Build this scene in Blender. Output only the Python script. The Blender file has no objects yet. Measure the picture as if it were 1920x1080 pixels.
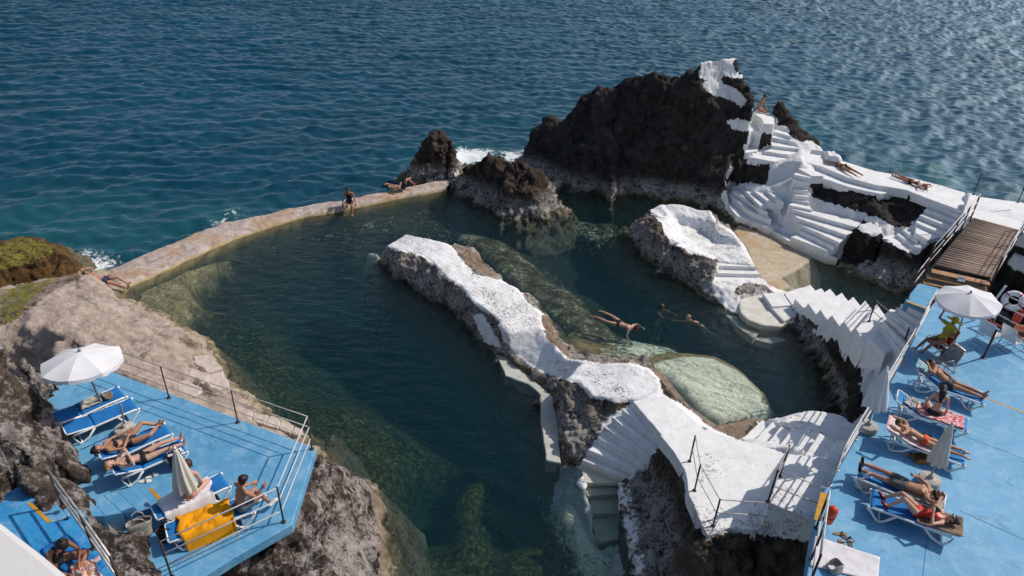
import bpy, bmesh, math, random
import numpy as np
from mathutils import Vector, Matrix
from mathutils.geometry import delaunay_2d_cdt
random.seed(7); rng = np.random.default_rng(7)
scn = bpy.context.scene
COL = scn.collection
R = math.radians

# ---------------------------------------------------------------- camera model
FPX = 1330.0; CAMH = 14.8
def _norm(v):
    l = math.sqrt(sum(c*c for c in v)); return [c/l for c in v]
ZC = _norm((91.0, 2207.0, 1330.0))
_d = -ZC[2]
YC = _norm([(0, 0, -1)[i]-_d*ZC[i] for i in range(3)])
XC = [YC[1]*ZC[2]-YC[2]*ZC[1], YC[2]*ZC[0]-YC[0]*ZC[2], YC[0]*ZC[1]-YC[1]*ZC[0]]
def P(px, py, h=0.0, dx=0.0, dy=0.0, h2=None):
    """point of the place seen at photo pixel px,py and standing h metres above the water"""
    r = ((px-960)/FPX, -(py-540)/FPX, -1)
    w = [sum(a*b for a, b in zip(r, ax)) for ax in (XC, YC, ZC)]
    t = (h-CAMH)/w[2]
    return Vector((w[0]*t+dx, w[1]*t+dy, h if h2 is None else h2))
cam = bpy.data.cameras.new('camera'); camo = bpy.data.objects.new('camera', cam); COL.objects.link(camo)
cam.sensor_width = 36; cam.lens = FPX*36/1920; cam.clip_end = 6000; cam.clip_start = 0.1
ROWS = (XC, YC, ZC)
M3 = Matrix((XC, YC, ZC))   # rows: world axes in camera space ; cam->world
camo.matrix_world = Matrix.Translation((0, 0, CAMH)) @ M3.to_4x4()
scn.camera = camo

# ---------------------------------------------------------------- tagging
def tag(o, label=None, cat=None, group=None, kind=None):
    if label: o['label'] = label
    if cat: o['category'] = cat
    if group: o['group'] = group
    if kind: o['kind'] = kind
    return o
def empty(name, loc, label, cat, group=None, rz=0.0):
    o = bpy.data.objects.new(name, None); COL.objects.link(o)
    o.location = loc; o.rotation_euler = (0, 0, rz); o.empty_display_size = .1
    return tag(o, label, cat, group)
def link(name, me, mat=None, parent=None, smooth=False):
    o = bpy.data.objects.new(name, me); COL.objects.link(o)
    if mat is not None:
        for m in (mat if isinstance(mat, (list, tuple)) else [mat]): me.materials.append(m)
    if smooth: me.shade_smooth()
    if parent is not None: o.parent = parent
    return o
def np_mesh(name, verts, faces, attrs=None):
    """fast mesh from an (n,3) array and an (m,4) or (m,3) face array"""
    me = bpy.data.meshes.new(name)
    verts = np.asarray(verts, dtype=np.float32); faces = np.asarray(faces, dtype=np.int32)
    k = faces.shape[1]
    me.vertices.add(len(verts)); me.vertices.foreach_set('co', verts.ravel())
    me.loops.add(faces.size); me.loops.foreach_set('vertex_index', faces.ravel())
    me.polygons.add(len(faces)); me.polygons.foreach_set('loop_start', np.arange(0, faces.size, k, dtype=np.int32))
    me.update(calc_edges=True)
    for n, a in (attrs or {}).items():
        at = me.attributes.new(n, 'FLOAT', 'POINT'); at.data.foreach_set('value', np.asarray(a, dtype=np.float32).ravel())
    return me

# ---------------------------------------------------------------- noise
_perm = rng.permutation(256).astype(np.int64); _perm = np.concatenate([_perm, _perm])
_grad = rng.normal(size=(256, 3)); _grad /= np.linalg.norm(_grad, axis=1)[:, None]
def perlin(p):
    p = np.asarray(p, dtype=np.float64); i = np.floor(p).astype(np.int64); f = p-i; i &= 255
    u = f*f*f*(f*(f*6-15)+10); out = 0
    for dx in (0, 1):
        for dy in (0, 1):
            for dz in (0, 1):
                h = _perm[_perm[_perm[(i[:, 0]+dx) & 255]+((i[:, 1]+dy) & 255)]+((i[:, 2]+dz) & 255)]
                g = _grad[h]; d = f-np.array((dx, dy, dz))
                w = (u[:, 0] if dx else 1-u[:, 0])*(u[:, 1] if dy else 1-u[:, 1])*(u[:, 2] if dz else 1-u[:, 2])
                out = out+w*(g*d).sum(1)
    return out*1.5
def fbm(p, octv=4, lac=2.1, gain=.5, ridged=False):
    s = 0; a = 1.0; p = np.array(p, dtype=np.float64)
    for k in range(octv):
        n = perlin(p+k*17.3)
        if ridged: n = .5-np.abs(n)*1.6
        s = s+a*n; a *= gain; p = p*lac
    return s

def cells(p):
    """distance to nearest and second nearest feature point, and a random value per cell"""
    p = np.asarray(p, float); i = np.floor(p).astype(np.int64); f1 = np.full(len(p), 9.); f2 = f1.copy(); idv = np.zeros(len(p))
    for dx in (-1, 0, 1):
        for dy in (-1, 0, 1):
            for dz in (-1, 0, 1):
                c = i+np.array((dx, dy, dz)); h = _perm[_perm[_perm[c[:, 0] & 255]+(c[:, 1] & 255)]+(c[:, 2] & 255)]
                d = np.sqrt((((c+.5+_grad[h]*.42)-p)**2).sum(1)); n = d < f1
                f2 = np.where(n, f1, np.minimum(f2, d)); idv = np.where(n, h/255., idv); f1 = np.where(n, d, f1)
    return f1, f2, idv
# ---------------------------------------------------------------- polygons and height fields
def inside(X, Y, poly):
    r = np.zeros(X.shape, bool); n = len(poly)
    for i in range(n):
        x0, y0 = poly[i][0], poly[i][1]; x1, y1 = poly[(i+1) % n][0], poly[(i+1) % n][1]
        if y0 == y1: continue
        c = ((y0 > Y) != (y1 > Y)) & (X < (x1-x0)*(Y-y0)/(y1-y0)+x0)
        r ^= c
    return r
def blur(a, n=1):
    for _ in range(n):
        a = np.pad(a, 1, mode='edge')
        a = (a[:-2, 1:-1]+a[2:, 1:-1]+a[1:-1, :-2]+a[1:-1, 2:]+4*a[1:-1, 1:-1])/8
    return a
def densify(pts, step):
    out = []
    for a, b in zip(pts[:-1], pts[1:]):
        n = max(1, int((b-a).length/step))
        out += [a.lerp(b, i/n) for i in range(n)]
    return out+[pts[-1]]
class HF:
    """height field over the ground plan, read from contour lines, then broken up by noise"""
    def __init__(s, outline, lines, res=.08, step=.35, skirt=1.2, slope=1.2, soft=2, pad=None):
        out = [P(*p) for p in outline]
        L = [densify(out+[out[0]], step)]
        for l in lines: L.append(densify([P(*p) for p in l], step))
        pts = [q for l in L for q in l]
        seen = {}; uniq = []
        for q in pts:
            k = (round(q.x, 2), round(q.y, 2))
            if k in seen: continue
            seen[k] = 1; uniq.append(q)
        v, e, f, *_ = delaunay_2d_cdt([Vector((q.x, q.y)) for q in uniq], [], [], 0, 1e-5)
        orig = _[0]
        zz = [uniq[o[0]].z if o else 0 for o in orig]
        xs = [q.x for q in uniq]; ys = [q.y for q in uniq]
        s.res = res; s.x0 = min(xs)-skirt; s.y0 = min(ys)-skirt
        nx = int((max(xs)+skirt-s.x0)/res)+1; ny = int((max(ys)+skirt-s.y0)/res)+1
        s.X, s.Y = np.meshgrid(s.x0+np.arange(nx)*res, s.y0+np.arange(ny)*res, indexing='ij')
        Z = np.full(s.X.shape, np.nan)
        for t in f:
            a, b, c = (v[i] for i in t); za, zb, zc = (zz[i] for i in t)
            i0 = max(0, int((min(a.x, b.x, c.x)-s.x0)/res)); i1 = int((max(a.x, b.x, c.x)-s.x0)/res)+2
            j0 = max(0, int((min(a.y, b.y, c.y)-s.y0)/res)); j1 = int((max(a.y, b.y, c.y)-s.y0)/res)+2
            X = s.X[i0:i1, j0:j1]; Y = s.Y[i0:i1, j0:j1]
            d = (b.y-c.y)*(a.x-c.x)+(c.x-b.x)*(a.y-c.y)
            if abs(d) < 1e-12: continue
            w0 = ((b.y-c.y)*(X-c.x)+(c.x-b.x)*(Y-c.y))/d; w1 = ((c.y-a.y)*(X-c.x)+(a.x-c.x)*(Y-c.y))/d; w2 = 1-w0-w1
            m = (w0 > -1e-6) & (w1 > -1e-6) & (w2 > -1e-6)
            Z[i0:i1, j0:j1][m] = (w0*za+w1*zb+w2*zc)[m]
        m = inside(s.X, s.Y, out); Z[~m] = np.nan
        keep = m.copy(); n = int(skirt/res)
        for _k in range(n):     # carry the foot of the rock on under the water
            Zp = np.pad(Z, 1, constant_values=np.nan)
            st = np.stack([Zp[:-2, 1:-1], Zp[2:, 1:-1], Zp[1:-1, :-2], Zp[1:-1, 2:]])
            ok = ~np.isnan(st); cnt = ok.sum(0); new = np.where(ok, st, 0).sum(0)/np.maximum(cnt, 1)-slope*res
            g = np.isnan(Z) & (cnt > 0); Z[g] = new[g]; keep |= g
        s.keep = keep; Z[np.isnan(Z)] = min(-1.5, np.nanmin(Z))
        s.Z = blur(Z, soft); s.Z[~keep] = Z[~keep]
        s.masks = []; s.flats = []; s.slabs = []; s.dirty = True; s.grp = 0
        s.paint = np.zeros(Z.shape); s.sand = np.zeros(Z.shape); s.green = np.zeros(Z.shape); s.part = np.zeros(Z.shape, int)
        s.amp = np.ones(Z.shape)
    def onto(s, px, py):
        """where the sight line through a photo pixel meets this ground"""
        for h in np.arange(9, -4, -.04):
            q = P(px, py, h); i = int((q.x-s.x0)/s.res+.5); j = int((q.y-s.y0)/s.res+.5)
            if 0 <= i < s.Z.shape[0] and 0 <= j < s.Z.shape[1] and s.keep[i, j] and s.Z[i, j] >= h: return q
        return P(px, py, 0)
    def poly(s, pts):
        return [P(*p) if len(p) > 2 else s.onto(*p) for p in pts]
    def proj(s, pts):
        d = pts-np.array((0, 0, CAMH)); M_ = np.array(ROWS)      # camera axes in world terms
        c = [d[..., 0]*M_[0][r]+d[..., 1]*M_[1][r]+d[..., 2]*M_[2][r] for r in range(3)]
        return 960-FPX*c[0]/c[2], 540+FPX*c[1]/c[2]
    def paint_on(s, pts, v=1.0, attr='paint', amp=None):
        """a painted or stained patch on this rock"""
        s.masks.append((pts, v, attr))
        if amp is not None:
            if s.dirty: s.uv = s.proj(np.stack([s.X, s.Y, s.Z], -1)); s.dirty = False
            s.amp[inside(s.uv[0], s.uv[1], pts)] = amp
    def flat(s, pts, z, paint=None, part=0, amp=.12, sand=None, world=False, thick=None, name='terrace', mat=None, wob=.02, bev=.03):
        pl = pts if world else [P(p[0], p[1], p[2] if len(p) > 2 else z) for p in pts]
        m = inside(s.X, s.Y, pl)
        s.Z[m] = z-(.10 if thick else 0); s.amp[m] = amp; s.keep |= m; s.dirty = True
        if paint is not None: s.flats.append((pl, paint, 'paint', z))
        if sand is not None: s.flats.append((pl, sand, 'sand', z))
        if thick: s.slabs.append((name, pl, z-thick, z, mat, wob, bev, part))
        return m
    def stairs(s, noses, zs, paint=1.0, part=0, amp=.1, sand=None, mat=None, thick=None, wob=.018, bev=.022):
        """noses: left/right pixel ends of each tread's front edge, listed from the top"""
        prev = None; pz = None; s.grp += 1
        for k, (nl, z) in enumerate(zip(noses, zs)):
            a = [P(x, y, z) for x, y in nl]
            if prev is not None:
                c0 = sum(a, Vector())/len(a); c1 = sum(prev, Vector())/len(prev); d = c1-c0; d.z = 0
                d = d.normalized()*.05 if d.length > 1e-6 else d
                pl = [p+d for p in prev]+a[::-1]
                s.flat(pl, z, paint, 0, amp, world=True, sand=sand)
                s.Z[inside(s.X, s.Y, pl)] = z-.10
                s.slabs.append(('staircase', pl, z-(thick or max(.35, abs(pz-z)+.2)), z, mat, wob, bev, 100+s.grp))
            prev = a; pz = z
    def build(s, mat, amp=.25, freq=.9, names=('rock',), flow=(1, 1, 1), seed=0.0, soft=1, mats=None, octv=5, ridge=.6, white='white', cut=2.0, crag=.75, crk=1.0):
        Z = s.Z.copy()
        if soft: Z = blur(Z, soft)
        pts = np.stack([s.X, s.Y, Z], -1).reshape(-1, 3)
        nx, ny = s.X.shape; I = np.arange(nx*ny).reshape(nx, ny)
        kq = s.keep[:-1, :-1] & s.keep[1:, :-1] & s.keep[1:, 1:] & s.keep[:-1, 1:]
        F = np.stack([I[:-1, :-1], I[1:, :-1], I[1:, 1:], I[:-1, 1:]], -1)[kq]
        u, inv = np.unique(F, return_inverse=True); inv = inv.reshape(F.shape)
        me = np_mesh(names[0], pts[u], inv)
        bm = bmesh.new(); bm.from_mesh(me)
        for _ in range(3):      # more points on the steep faces
            le = [e for e in bm.edges if e.calc_length() > cut*s.res]
            if not le: break
            bmesh.ops.subdivide_edges(bm, edges=le, cuts=1, use_grid_fill=True)
        bmesh.ops.triangulate(bm, faces=bm.faces)
        bm.to_mesh(me); bm.free(); me.update()
        n = len(me.vertices); co = np.empty(n*3, np.float32); me.vertices.foreach_get('co', co); co = co.reshape(-1, 3).astype(float)
        nm = np.empty(n*3, np.float32); me.vertices.foreach_get('normal', nm); nm = nm.reshape(-1, 3)
        i = np.clip(((co[:, 0]-s.x0)/s.res+.5).astype(int), 0, nx-1); j = np.clip(((co[:, 1]-s.y0)/s.res+.5).astype(int), 0, ny-1)
        A = blur(s.amp, 1)[i, j]
        q = co*np.array(flow)*freq+seed
        nz = (1-ridge)*fbm(q, octv)+ridge*fbm(q*.8+31, octv, ridged=True)+.35*fbm(co*.35+seed+90, 2)
        wq = (co@np.array([[.9, .25, .2], [-.3, .85, .3], [.1, -.5, 1.25]]))+.5*np.stack([fbm(co*1.1+5, 3), fbm(co*1.1+25, 3), fbm(co*1.1+45, 3)], 1)
        a1, a2, ai = cells(wq*crag+seed); b1, b2, bi = cells(wq*crag*2.6+seed+9)
        nz = nz-.12+crk*(.50*(ai-.5)-.20*np.exp(-(a2-a1)*14)+.26*(bi-.5)-.10*np.exp(-(b2-b1)*12)+.22*fbm(co*4.5, 3, ridged=True))
        lim = np.clip((co[:, 2]+1.2)/1.2, .3, 1)
        co += nm*(amp*A*nz*lim)[:, None]
        crack = np.clip(np.exp(-(a2-a1)*24)*.8+.4*np.exp(-(b2-b1)*18), 0, 1)*np.clip(A, 0, 1)
        at = {k: np.zeros(n) for k in ('paint', 'sand', 'green')}
        if s.sand.any(): at['sand'] = blur(s.sand, 3)[i, j]
        U, V = s.proj(co)
        # soft hand-painted outline
        jx = 3.5*perlin(co*2.2+4)+2*perlin(co*6+40); jy = 3.5*perlin(co*2.2+55)+2*perlin(co*6+80)
        for pl, v, a_ in s.masks: at[a_][inside(U+jx, V+jy, pl)] = v
        for pl, v, a_, z_ in s.flats: at[a_][inside(co[:, 0], co[:, 1], pl) & (co[:, 2] > z_-.38)] = v
        me.vertices.foreach_set('co', co.astype(np.float32).ravel()); me.update()
        at['crack'] = crack; at['tone'] = ai*.6+bi*.4
        for k, v in at.items():
            t_ = me.attributes.new(k, 'FLOAT', 'POINT'); t_.data.foreach_set('value', v.astype(np.float32))
        s.final = blur(Z, 0)
        root = link(names[0], me, mat, None, True)
        # crisp hand-built pieces sitting on the rock
        groups = {}
        for sl in s.slabs: groups.setdefault((sl[0], sl[7]), []).append(sl)
        for (nme, _), lst in groups.items():
            bm = bmesh.new()
            for _, pl, z0, z1, m_, wob, bev, _p in lst:
                q = subdiv_poly(pl, .16)
                vv = np.array([[a.x, a.y, z1] for a in q]); w = wob*np.stack([perlin(vv*2.3+3)+.5*perlin(vv*6), perlin(vv*2.3+60)+.5*perlin(vv*6+9)], 1)
                q = [a+Vector(b) for a, b in zip(q, w)]
                add_prism(bm, q, z0, z1)
            bm_obj(nme, bm, lst[0][4] or M[white], root, bevel=lst[0][6], smooth=False)
        return root
def ground(hf, x, y):
    i = int((x-hf.x0)/hf.res+.5); j = int((y-hf.y0)/hf.res+.5)
    return hf.final[min(max(i, 0), hf.final.shape[0]-1), min(max(j, 0), hf.final.shape[1]-1)]

# ---------------------------------------------------------------- materials
class NT:
    def __init__(s, name):
        s.m = bpy.data.materials.new(name); s.m.use_nodes = True; s.t = s.m.node_tree; s.t.nodes.clear()
        s.out = s.t.nodes.new('ShaderNodeOutputMaterial')
    def n(s, typ, **kw):
        nd = s.t.nodes.new('ShaderNode'+typ)
        for k, v in kw.items():
            if k.startswith('_'): setattr(nd, k[1:], v)
            else:
                key = k if not k.startswith('i') or not k[1:].isdigit() else int(k[1:])
                inp = nd.inputs[key]
                if isinstance(v, bpy.types.NodeSocket): s.t.links.new(v, inp)
                else: inp.default_value = v
        return nd
    def math(s, op, a, b=0.0, c=None, clamp=False):
        nd = s.t.nodes.new('ShaderNodeMath'); nd.operation = op; nd.use_clamp = clamp
        for i, v in enumerate((a, b) if c is None else (a, b, c)):
            if isinstance(v, bpy.types.NodeSocket): s.t.links.new(v, nd.inputs[i])
            else: nd.inputs[i].default_value = v
        return nd.outputs[0]
    def mix(s, f, a, b, mode='MIX'):
        nd = s.t.nodes.new('ShaderNodeMix'); nd.data_type = 'RGBA'; nd.blend_type = mode
        for i, v in ((0, f), (6, a), (7, b)):
            if isinstance(v, bpy.types.NodeSocket): s.t.links.new(v, nd.inputs[i])
            else: nd.inputs[i].default_value = v if i == 0 else (v[0], v[1], v[2], 1)
        return nd.outputs[2]
    def ramp(s, f, lo, hi):
        nd = s.t.nodes.new('ShaderNodeMapRange'); nd.interpolation_type = 'SMOOTHSTEP'
        s.t.links.new(f, nd.inputs[0]); nd.inputs[1].default_value = lo; nd.inputs[2].default_value = hi
        return nd.outputs[0]
    def noise(s, scale, detail=5, rough=.6, vec=None, dist=0.0):
        nd = s.t.nodes.new('ShaderNodeTexNoise'); nd.inputs['Scale'].default_value = scale
        nd.inputs['Detail'].default_value = detail; nd.inputs['Roughness'].default_value = rough; nd.inputs['Distortion'].default_value = dist
        if vec is None: vec = s.pos()
        s.t.links.new(vec, nd.inputs['Vector'])
        return nd.outputs['Fac']
    def pos(s):
        if not hasattr(s, '_p'):
            g = s.t.nodes.new('ShaderNodeNewGeometry'); s._p = g.outputs['Position']; s._g = g
        return s._p
    def obj(s):
        if not hasattr(s, '_o'): s._o = s.t.nodes.new('ShaderNodeTexCoord').outputs['Object']
        return s._o
    def attr(s, name):
        nd = s.t.nodes.new('ShaderNodeAttribute'); nd.attribute_name = name; return nd.outputs['Fac']
    def z(s):
        if not hasattr(s, '_z'):
            x = s.t.nodes.new('ShaderNodeSeparateXYZ'); s.t.links.new(s.pos(), x.inputs[0]); s._z = x.outputs[2]; s._s = x
        return s._z
    def bump(s, h, strength=.5, dist=.05):
        return s.n('Bump', Height=h, Strength=strength, Distance=dist).outputs[0]
    def bsdf(s, color, rough=.8, normal=None, **kw):
        b = s.n('BsdfPrincipled', **{'Base Color': color if isinstance(color, bpy.types.NodeSocket) else (*color[:3], 1), 'Roughness': rough})
        for k, v in kw.items():
            k = k.replace('_', ' ')
            if isinstance(v, bpy.types.NodeSocket): s.t.links.new(v, b.inputs[k])
            else: b.inputs[k].default_value = v
        if normal is not None: s.t.links.new(normal, b.inputs['Normal'])
        if getattr(s, 'glow', None) is not None:      # emission put in for light the water would scatter back
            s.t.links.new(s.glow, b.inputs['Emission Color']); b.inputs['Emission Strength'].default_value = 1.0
        s.t.links.new(b.outputs[0], s.out.inputs[0])
        return b
def sunk(t, c, k=(.70, .42, .47), scat=(.0011, .0145, .0175)):  # dims colour with depth for water absorption, adds scattered light as colour and emission
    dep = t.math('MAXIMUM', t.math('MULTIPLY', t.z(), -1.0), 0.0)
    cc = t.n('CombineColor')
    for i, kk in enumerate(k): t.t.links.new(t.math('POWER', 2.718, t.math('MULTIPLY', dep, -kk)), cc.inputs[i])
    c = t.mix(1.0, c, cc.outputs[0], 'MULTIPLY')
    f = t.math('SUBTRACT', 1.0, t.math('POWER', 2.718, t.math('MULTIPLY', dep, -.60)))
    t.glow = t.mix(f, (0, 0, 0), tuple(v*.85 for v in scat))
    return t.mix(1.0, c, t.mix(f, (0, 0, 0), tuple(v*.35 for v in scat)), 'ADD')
def rock_mat(name, dark=(.014, .012, .011), mid=(.06, .046, .036), crust=.5, crustc=(.40, .37, .34), wl=.55, wlc=(.50, .47, .43), sandc=(.36, .27, .20), wear=.5):
    t = NT(name)
    n1 = t.noise(.55, 4); n2 = t.noise(2.6, 6, .65); n3 = t.noise(11, 6, .7); n4 = t.noise(38, 3, .6)
    c = t.mix(t.ramp(n2, .38, .68), dark, mid)
    c = t.mix(t.math('MULTIPLY', t.ramp(n3, .5, .72), .8), c, tuple(min(1, v*1.7+.012) for v in mid))
    c = t.mix(t.math('MULTIPLY', t.ramp(t.attr('tone'), .35, .75), .55), c, mid)
    # pale crust of salt and lichen in patches
    cr = t.math('MULTIPLY', t.ramp(t.math('ADD', t.math('ADD', t.math('MULTIPLY', n1, .30), t.math('MULTIPLY', n2, .50)), t.math('MULTIPLY', n3, .35)), 1.02-crust*.5-.02, 1.02-crust*.5+.09), t.ramp(n4, .30, .54))
    c = t.mix(cr, c, crustc)
    c = t.mix(t.math('MULTIPLY', t.attr('crack'), .75), c, tuple(v*.35 for v in dark))
    # limewash and salt band just above the water, dark wet and yellowish weed at the very edge
    zz = t.z(); zn = t.math('ADD', zz, t.math('MULTIPLY', t.math('SUBTRACT', n2, .5), .8))
    band = t.math('MULTIPLY', t.math('SUBTRACT', 1.0, t.ramp(zn, wl*.6, wl*1.5)), t.ramp(t.math('ADD', t.math('MULTIPLY', n3, .6), t.math('MULTIPLY', n2, .4)), .40, .56))
    c = t.mix(t.math('MULTIPLY', band, .85), c, wlc)
    sd = t.attr('sand')
    sc = t.mix(t.ramp(n2, .3, .7), tuple(v*.62 for v in sandc), sandc); sc = t.mix(t.math('MULTIPLY', t.ramp(n3, .58, .72), .7), sc, tuple(v*.38 for v in sandc)); sc = t.mix(t.math('MULTIPLY', t.ramp(t.noise(1.2, 6, .75, None, 1.5), .52, .66), .5), sc, (.66, .58, .52)); sc = t.mix(t.math('MULTIPLY', t.attr('crack'), .6), sc, tuple(v*.3 for v in sandc))
    sm = t.ramp(t.math('ADD', sd, t.math('MULTIPLY', t.math('SUBTRACT', n2, .5), .7)), .35, .62)
    c = t.mix(sm, c, sc)
    gm = t.ramp(t.math('ADD', t.attr('green'), t.math('MULTIPLY', t.math('SUBTRACT', t.math('ADD', t.math('MULTIPLY', n2, .5), t.math('MULTIPLY', n3, .5)), .5), 3.2)), .55, .8)
    c = t.mix(gm, c, t.mix(n3, (.06, .055, .010), (.33, .31, .06)))
    wet = t.math('SUBTRACT', 1.0, t.ramp(zn, .02, .30))
    c = t.mix(t.math('MULTIPLY', wet, .75), c, t.mix(n3, (.03, .028, .008), (.20, .15, .05)))
    # white paint, flaking along its edges
    pa = t.attr('paint')
    pm = t.ramp(t.math('ADD', pa, t.math('MULTIPLY', t.math('SUBTRACT', t.math('ADD', t.math('MULTIPLY', n2, .5), t.math('MULTIPLY', n3, .5)), .5), 1.2)), .42, .50)
    flake = t.math('MULTIPLY', t.ramp(t.math('ADD', t.math('MULTIPLY', n1, .75), t.math('MULTIPLY', n3, .5)), .82-wear*.11, .86-wear*.11), t.ramp(t.noise(17, 5, .7), .50, .56))
    pm = t.math('MULTIPLY', pm, t.math('SUBTRACT', 1.0, t.math('MULTIPLY', flake, .9)))
    wc = t.mix(t.ramp(n2, .3, .75), (.74, .735, .73), (.84, .84, .84)); wc = t.mix(t.math('MULTIPLY', t.ramp(n3, .56, .72), .45), wc, (.45, .42, .38)); wc = t.mix(t.math('MULTIPLY', t.ramp(t.noise(1.3, 5, .75, None, 1), .55, .7), .35), wc, (.50, .46, .41))
    wc = t.mix(t.math('MULTIPLY', t.ramp(t.noise(.9, 6, .8, None, 2), .54, .72), .45), wc, (.44, .36, .29)); wc = t.mix(t.math('MULTIPLY', t.attr('crack'), .35), wc, (.30, .27, .24))
    c = t.mix(pm, c, wc)
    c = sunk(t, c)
    hgt = t.math('ADD', t.math('MULTIPLY', n3, .65), t.math('MULTIPLY', n4, .25))
    hgt = t.math('ADD', hgt, t.math('MULTIPLY', n2, .5))
    st = t.math('ADD', .95, t.math('MULTIPLY', pm, -.62))
    nd = t.n('Bump', Height=hgt, Strength=st, Distance=.16)
    rg = t.math('SUBTRACT', .92, t.math('MULTIPLY', wet, .5))
    t.bsdf(c, rg, nd.outputs[0], Specular_IOR_Level=.3)
    return t.m
def plain(name, c, rough=.6, var=.12, scale=6, bump=.1, bscale=30, spec=.4, dist=.01, metal=0.0, c2=None):
    t = NT(name); n = t.noise(scale, 5, .6, t.obj()); n2 = t.noise(bscale, 3, .6, t.obj())
    lo = c2 or tuple(v*(1-var*2.2) for v in c)
    col = t.mix(t.ramp(n, .3, .7), lo, c)
    t.bsdf(col, rough, t.bump(n2, bump, dist), Specular_IOR_Level=spec, Metallic=metal)
    return t.m
M = {}
M['basalt'] = rock_mat('basalt_with_limewash')
M['head'] = rock_mat('black_basalt', dark=(.019, .017, .0155), mid=(.060, .050, .043), crust=.44, crustc=(.20, .19, .175), wl=.75, wear=.1)
M['islet'] = rock_mat('brown_basalt', dark=(.015, .012, .009), mid=(.10, .072, .052), crust=.36, wl=.75)
M['ridge'] = rock_mat('ridge_rock', dark=(.028, .021, .015), mid=(.17, .12, .085), crust=.60, crustc=(.42, .38, .33), wl=1.0, wear=1.35)
M['cliff'] = rock_mat('speckled_cliff', dark=(.026, .019, .015), mid=(.13, .092, .072), crust=.93, crustc=(.48, .43, .405), wl=.25)
M['shore'] = rock_mat('smooth_shore_rock', dark=(.07, .05, .04), mid=(.40, .31, .25), crust=.66, crustc=(.50, .45, .40), wl=.6, wlc=(.60, .50, .33), sandc=(.62, .49, .41))
M['black'] = rock_mat('wet_black_rock', dark=(.010, .009, .008), mid=(.032, .026, .021), crust=.2, crustc=(.15, .14, .13), wl=.2, wear=.1)

def white_mat(name, wear=.25):
    t = NT(name); n1 = t.noise(.55, 4); n2 = t.noise(2.6, 6, .65); n3 = t.noise(11, 6, .7); n4 = t.noise(38, 3, .6)
    c = t.mix(t.ramp(n2, .3, .75), (.72, .715, .71), (.84, .84, .84)); c = t.mix(t.math('MULTIPLY', t.ramp(n3, .56, .75), .4), c, (.42, .39, .36))
    c = t.mix(t.math('MULTIPLY', t.ramp(t.noise(.9, 6, .8, None, 2), .54, .72), .45), c, (.46, .38, .31)); c = t.mix(t.math('MULTIPLY', t.ramp(t.noise(5, 4, .8), .58, .66), .3), c, (.36, .31, .27))
    fl = t.math('MULTIPLY', t.ramp(t.math('ADD', t.math('MULTIPLY', n1, .7), t.math('MULTIPLY', n3, .5)), .80-wear*.12, .84-wear*.12), t.ramp(n4, .42, .55))
    c = t.mix(t.math('MULTIPLY', fl, .85), c, (.16, .12, .10))
    zn = t.math('ADD', t.z(), t.math('MULTIPLY', t.math('SUBTRACT', n2, .5), .35))
    c = t.mix(t.math('MULTIPLY', t.math('SUBTRACT', 1, t.ramp(zn, .02, .5)), .75), c, t.mix(n3, (.30, .24, .13), (.60, .56, .42)))
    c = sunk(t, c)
    t.bsdf(c, .85, t.n('Bump', Height=t.math('ADD', n2, t.math('MULTIPLY', n3, .6)), Strength=.5, Distance=.045).outputs[0], Specular_IOR_Level=.25)
    return t.m
M['white'] = white_mat('whitewash', .2); M['whiteworn'] = white_mat('worn_whitewash', 1.25)
# deck paint
def deck_mat(name, c=(.105, .335, .565)):
    t = NT(name); n1 = t.noise(.35, 5, .65); n2 = t.noise(2.2, 6, .7, dist=1.0); n3 = t.noise(26, 3)
    n5 = t.noise(5, 5, .75)
    col = t.mix(t.ramp(n1, .3, .7), tuple(v*.86 for v in c), (c[0]*1.25, c[1]*1.08, c[2]*1.02))
    col = t.mix(t.math('MULTIPLY', t.ramp(n2, .46, .74), .6), col, (c[0]*2.6, c[1]*1.42, c[2]*1.10))
    nb = t.noise(.8, 6, .8, None, 2.5); col = t.mix(t.math('MULTIPLY', t.ramp(nb, .50, .62), .45), col, (.26, .44, .58)); col = t.mix(t.math('MULTIPLY', t.ramp(nb, .46, .36), .35), col, tuple(v*.72 for v in c))
    col = t.mix(t.math('MULTIPLY', t.ramp(n5, .60, .70), .45), col, (.20, .42, .62))
    col = t.mix(t.math('MULTIPLY', t.ramp(t.math('ADD', t.math('MULTIPLY', n5, .6), t.math('MULTIPLY', n1, .5)), .70, .73), .7), col, (.33, .36, .38))
    nw = t.noise(1.7, 4, .6, None, .8); col = t.mix(t.math('MULTIPLY', t.ramp(nw, .60, .66), .40), col, tuple(v*.55 for v in c)); col = t.mix(t.math('MULTIPLY', t.ramp(t.noise(14, 5, .8), .60, .68), .5), col, (.34, .45, .52))
    t.bsdf(col, .55, t.bump(t.math('ADD', n3, n2), .25, .012), Specular_IOR_Level=.35)
    return t.m
M['deck'] = deck_mat('blue_deck_paint')
M['deck2'] = deck_mat('deeper_blue_deck_paint', (.028, .25, .56))
def concrete_mat(name, c, c2, stain=(.30, .2, .1)):
    t = NT(name); n1 = t.noise(.7, 5); n2 = t.noise(4, 6, .7); n3 = t.noise(30, 4)
    col = t.mix(t.ramp(n2, .3, .7), c2, c); col = t.mix(t.math('MULTIPLY', t.ramp(n1, .48, .68), .7), col, stain)
    col = t.mix(t.math('MULTIPLY', t.ramp(n3, .6, .75), .4), col, tuple(v*.4 for v in c))
    t.bsdf(col, .85, t.bump(t.math('ADD', n2, t.math('MULTIPLY', n3, .4)), .6, .03), Specular_IOR_Level=.25)
    return t.m
M['seawall'] = concrete_mat('sea_wall_concrete', (.50, .42, .35), (.34, .26, .20), (.40, .25, .12))
M['patio'] = concrete_mat('stained_beige_concrete', (.52, .45, .35), (.42, .33, .22), (.40, .24, .11))
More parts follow.
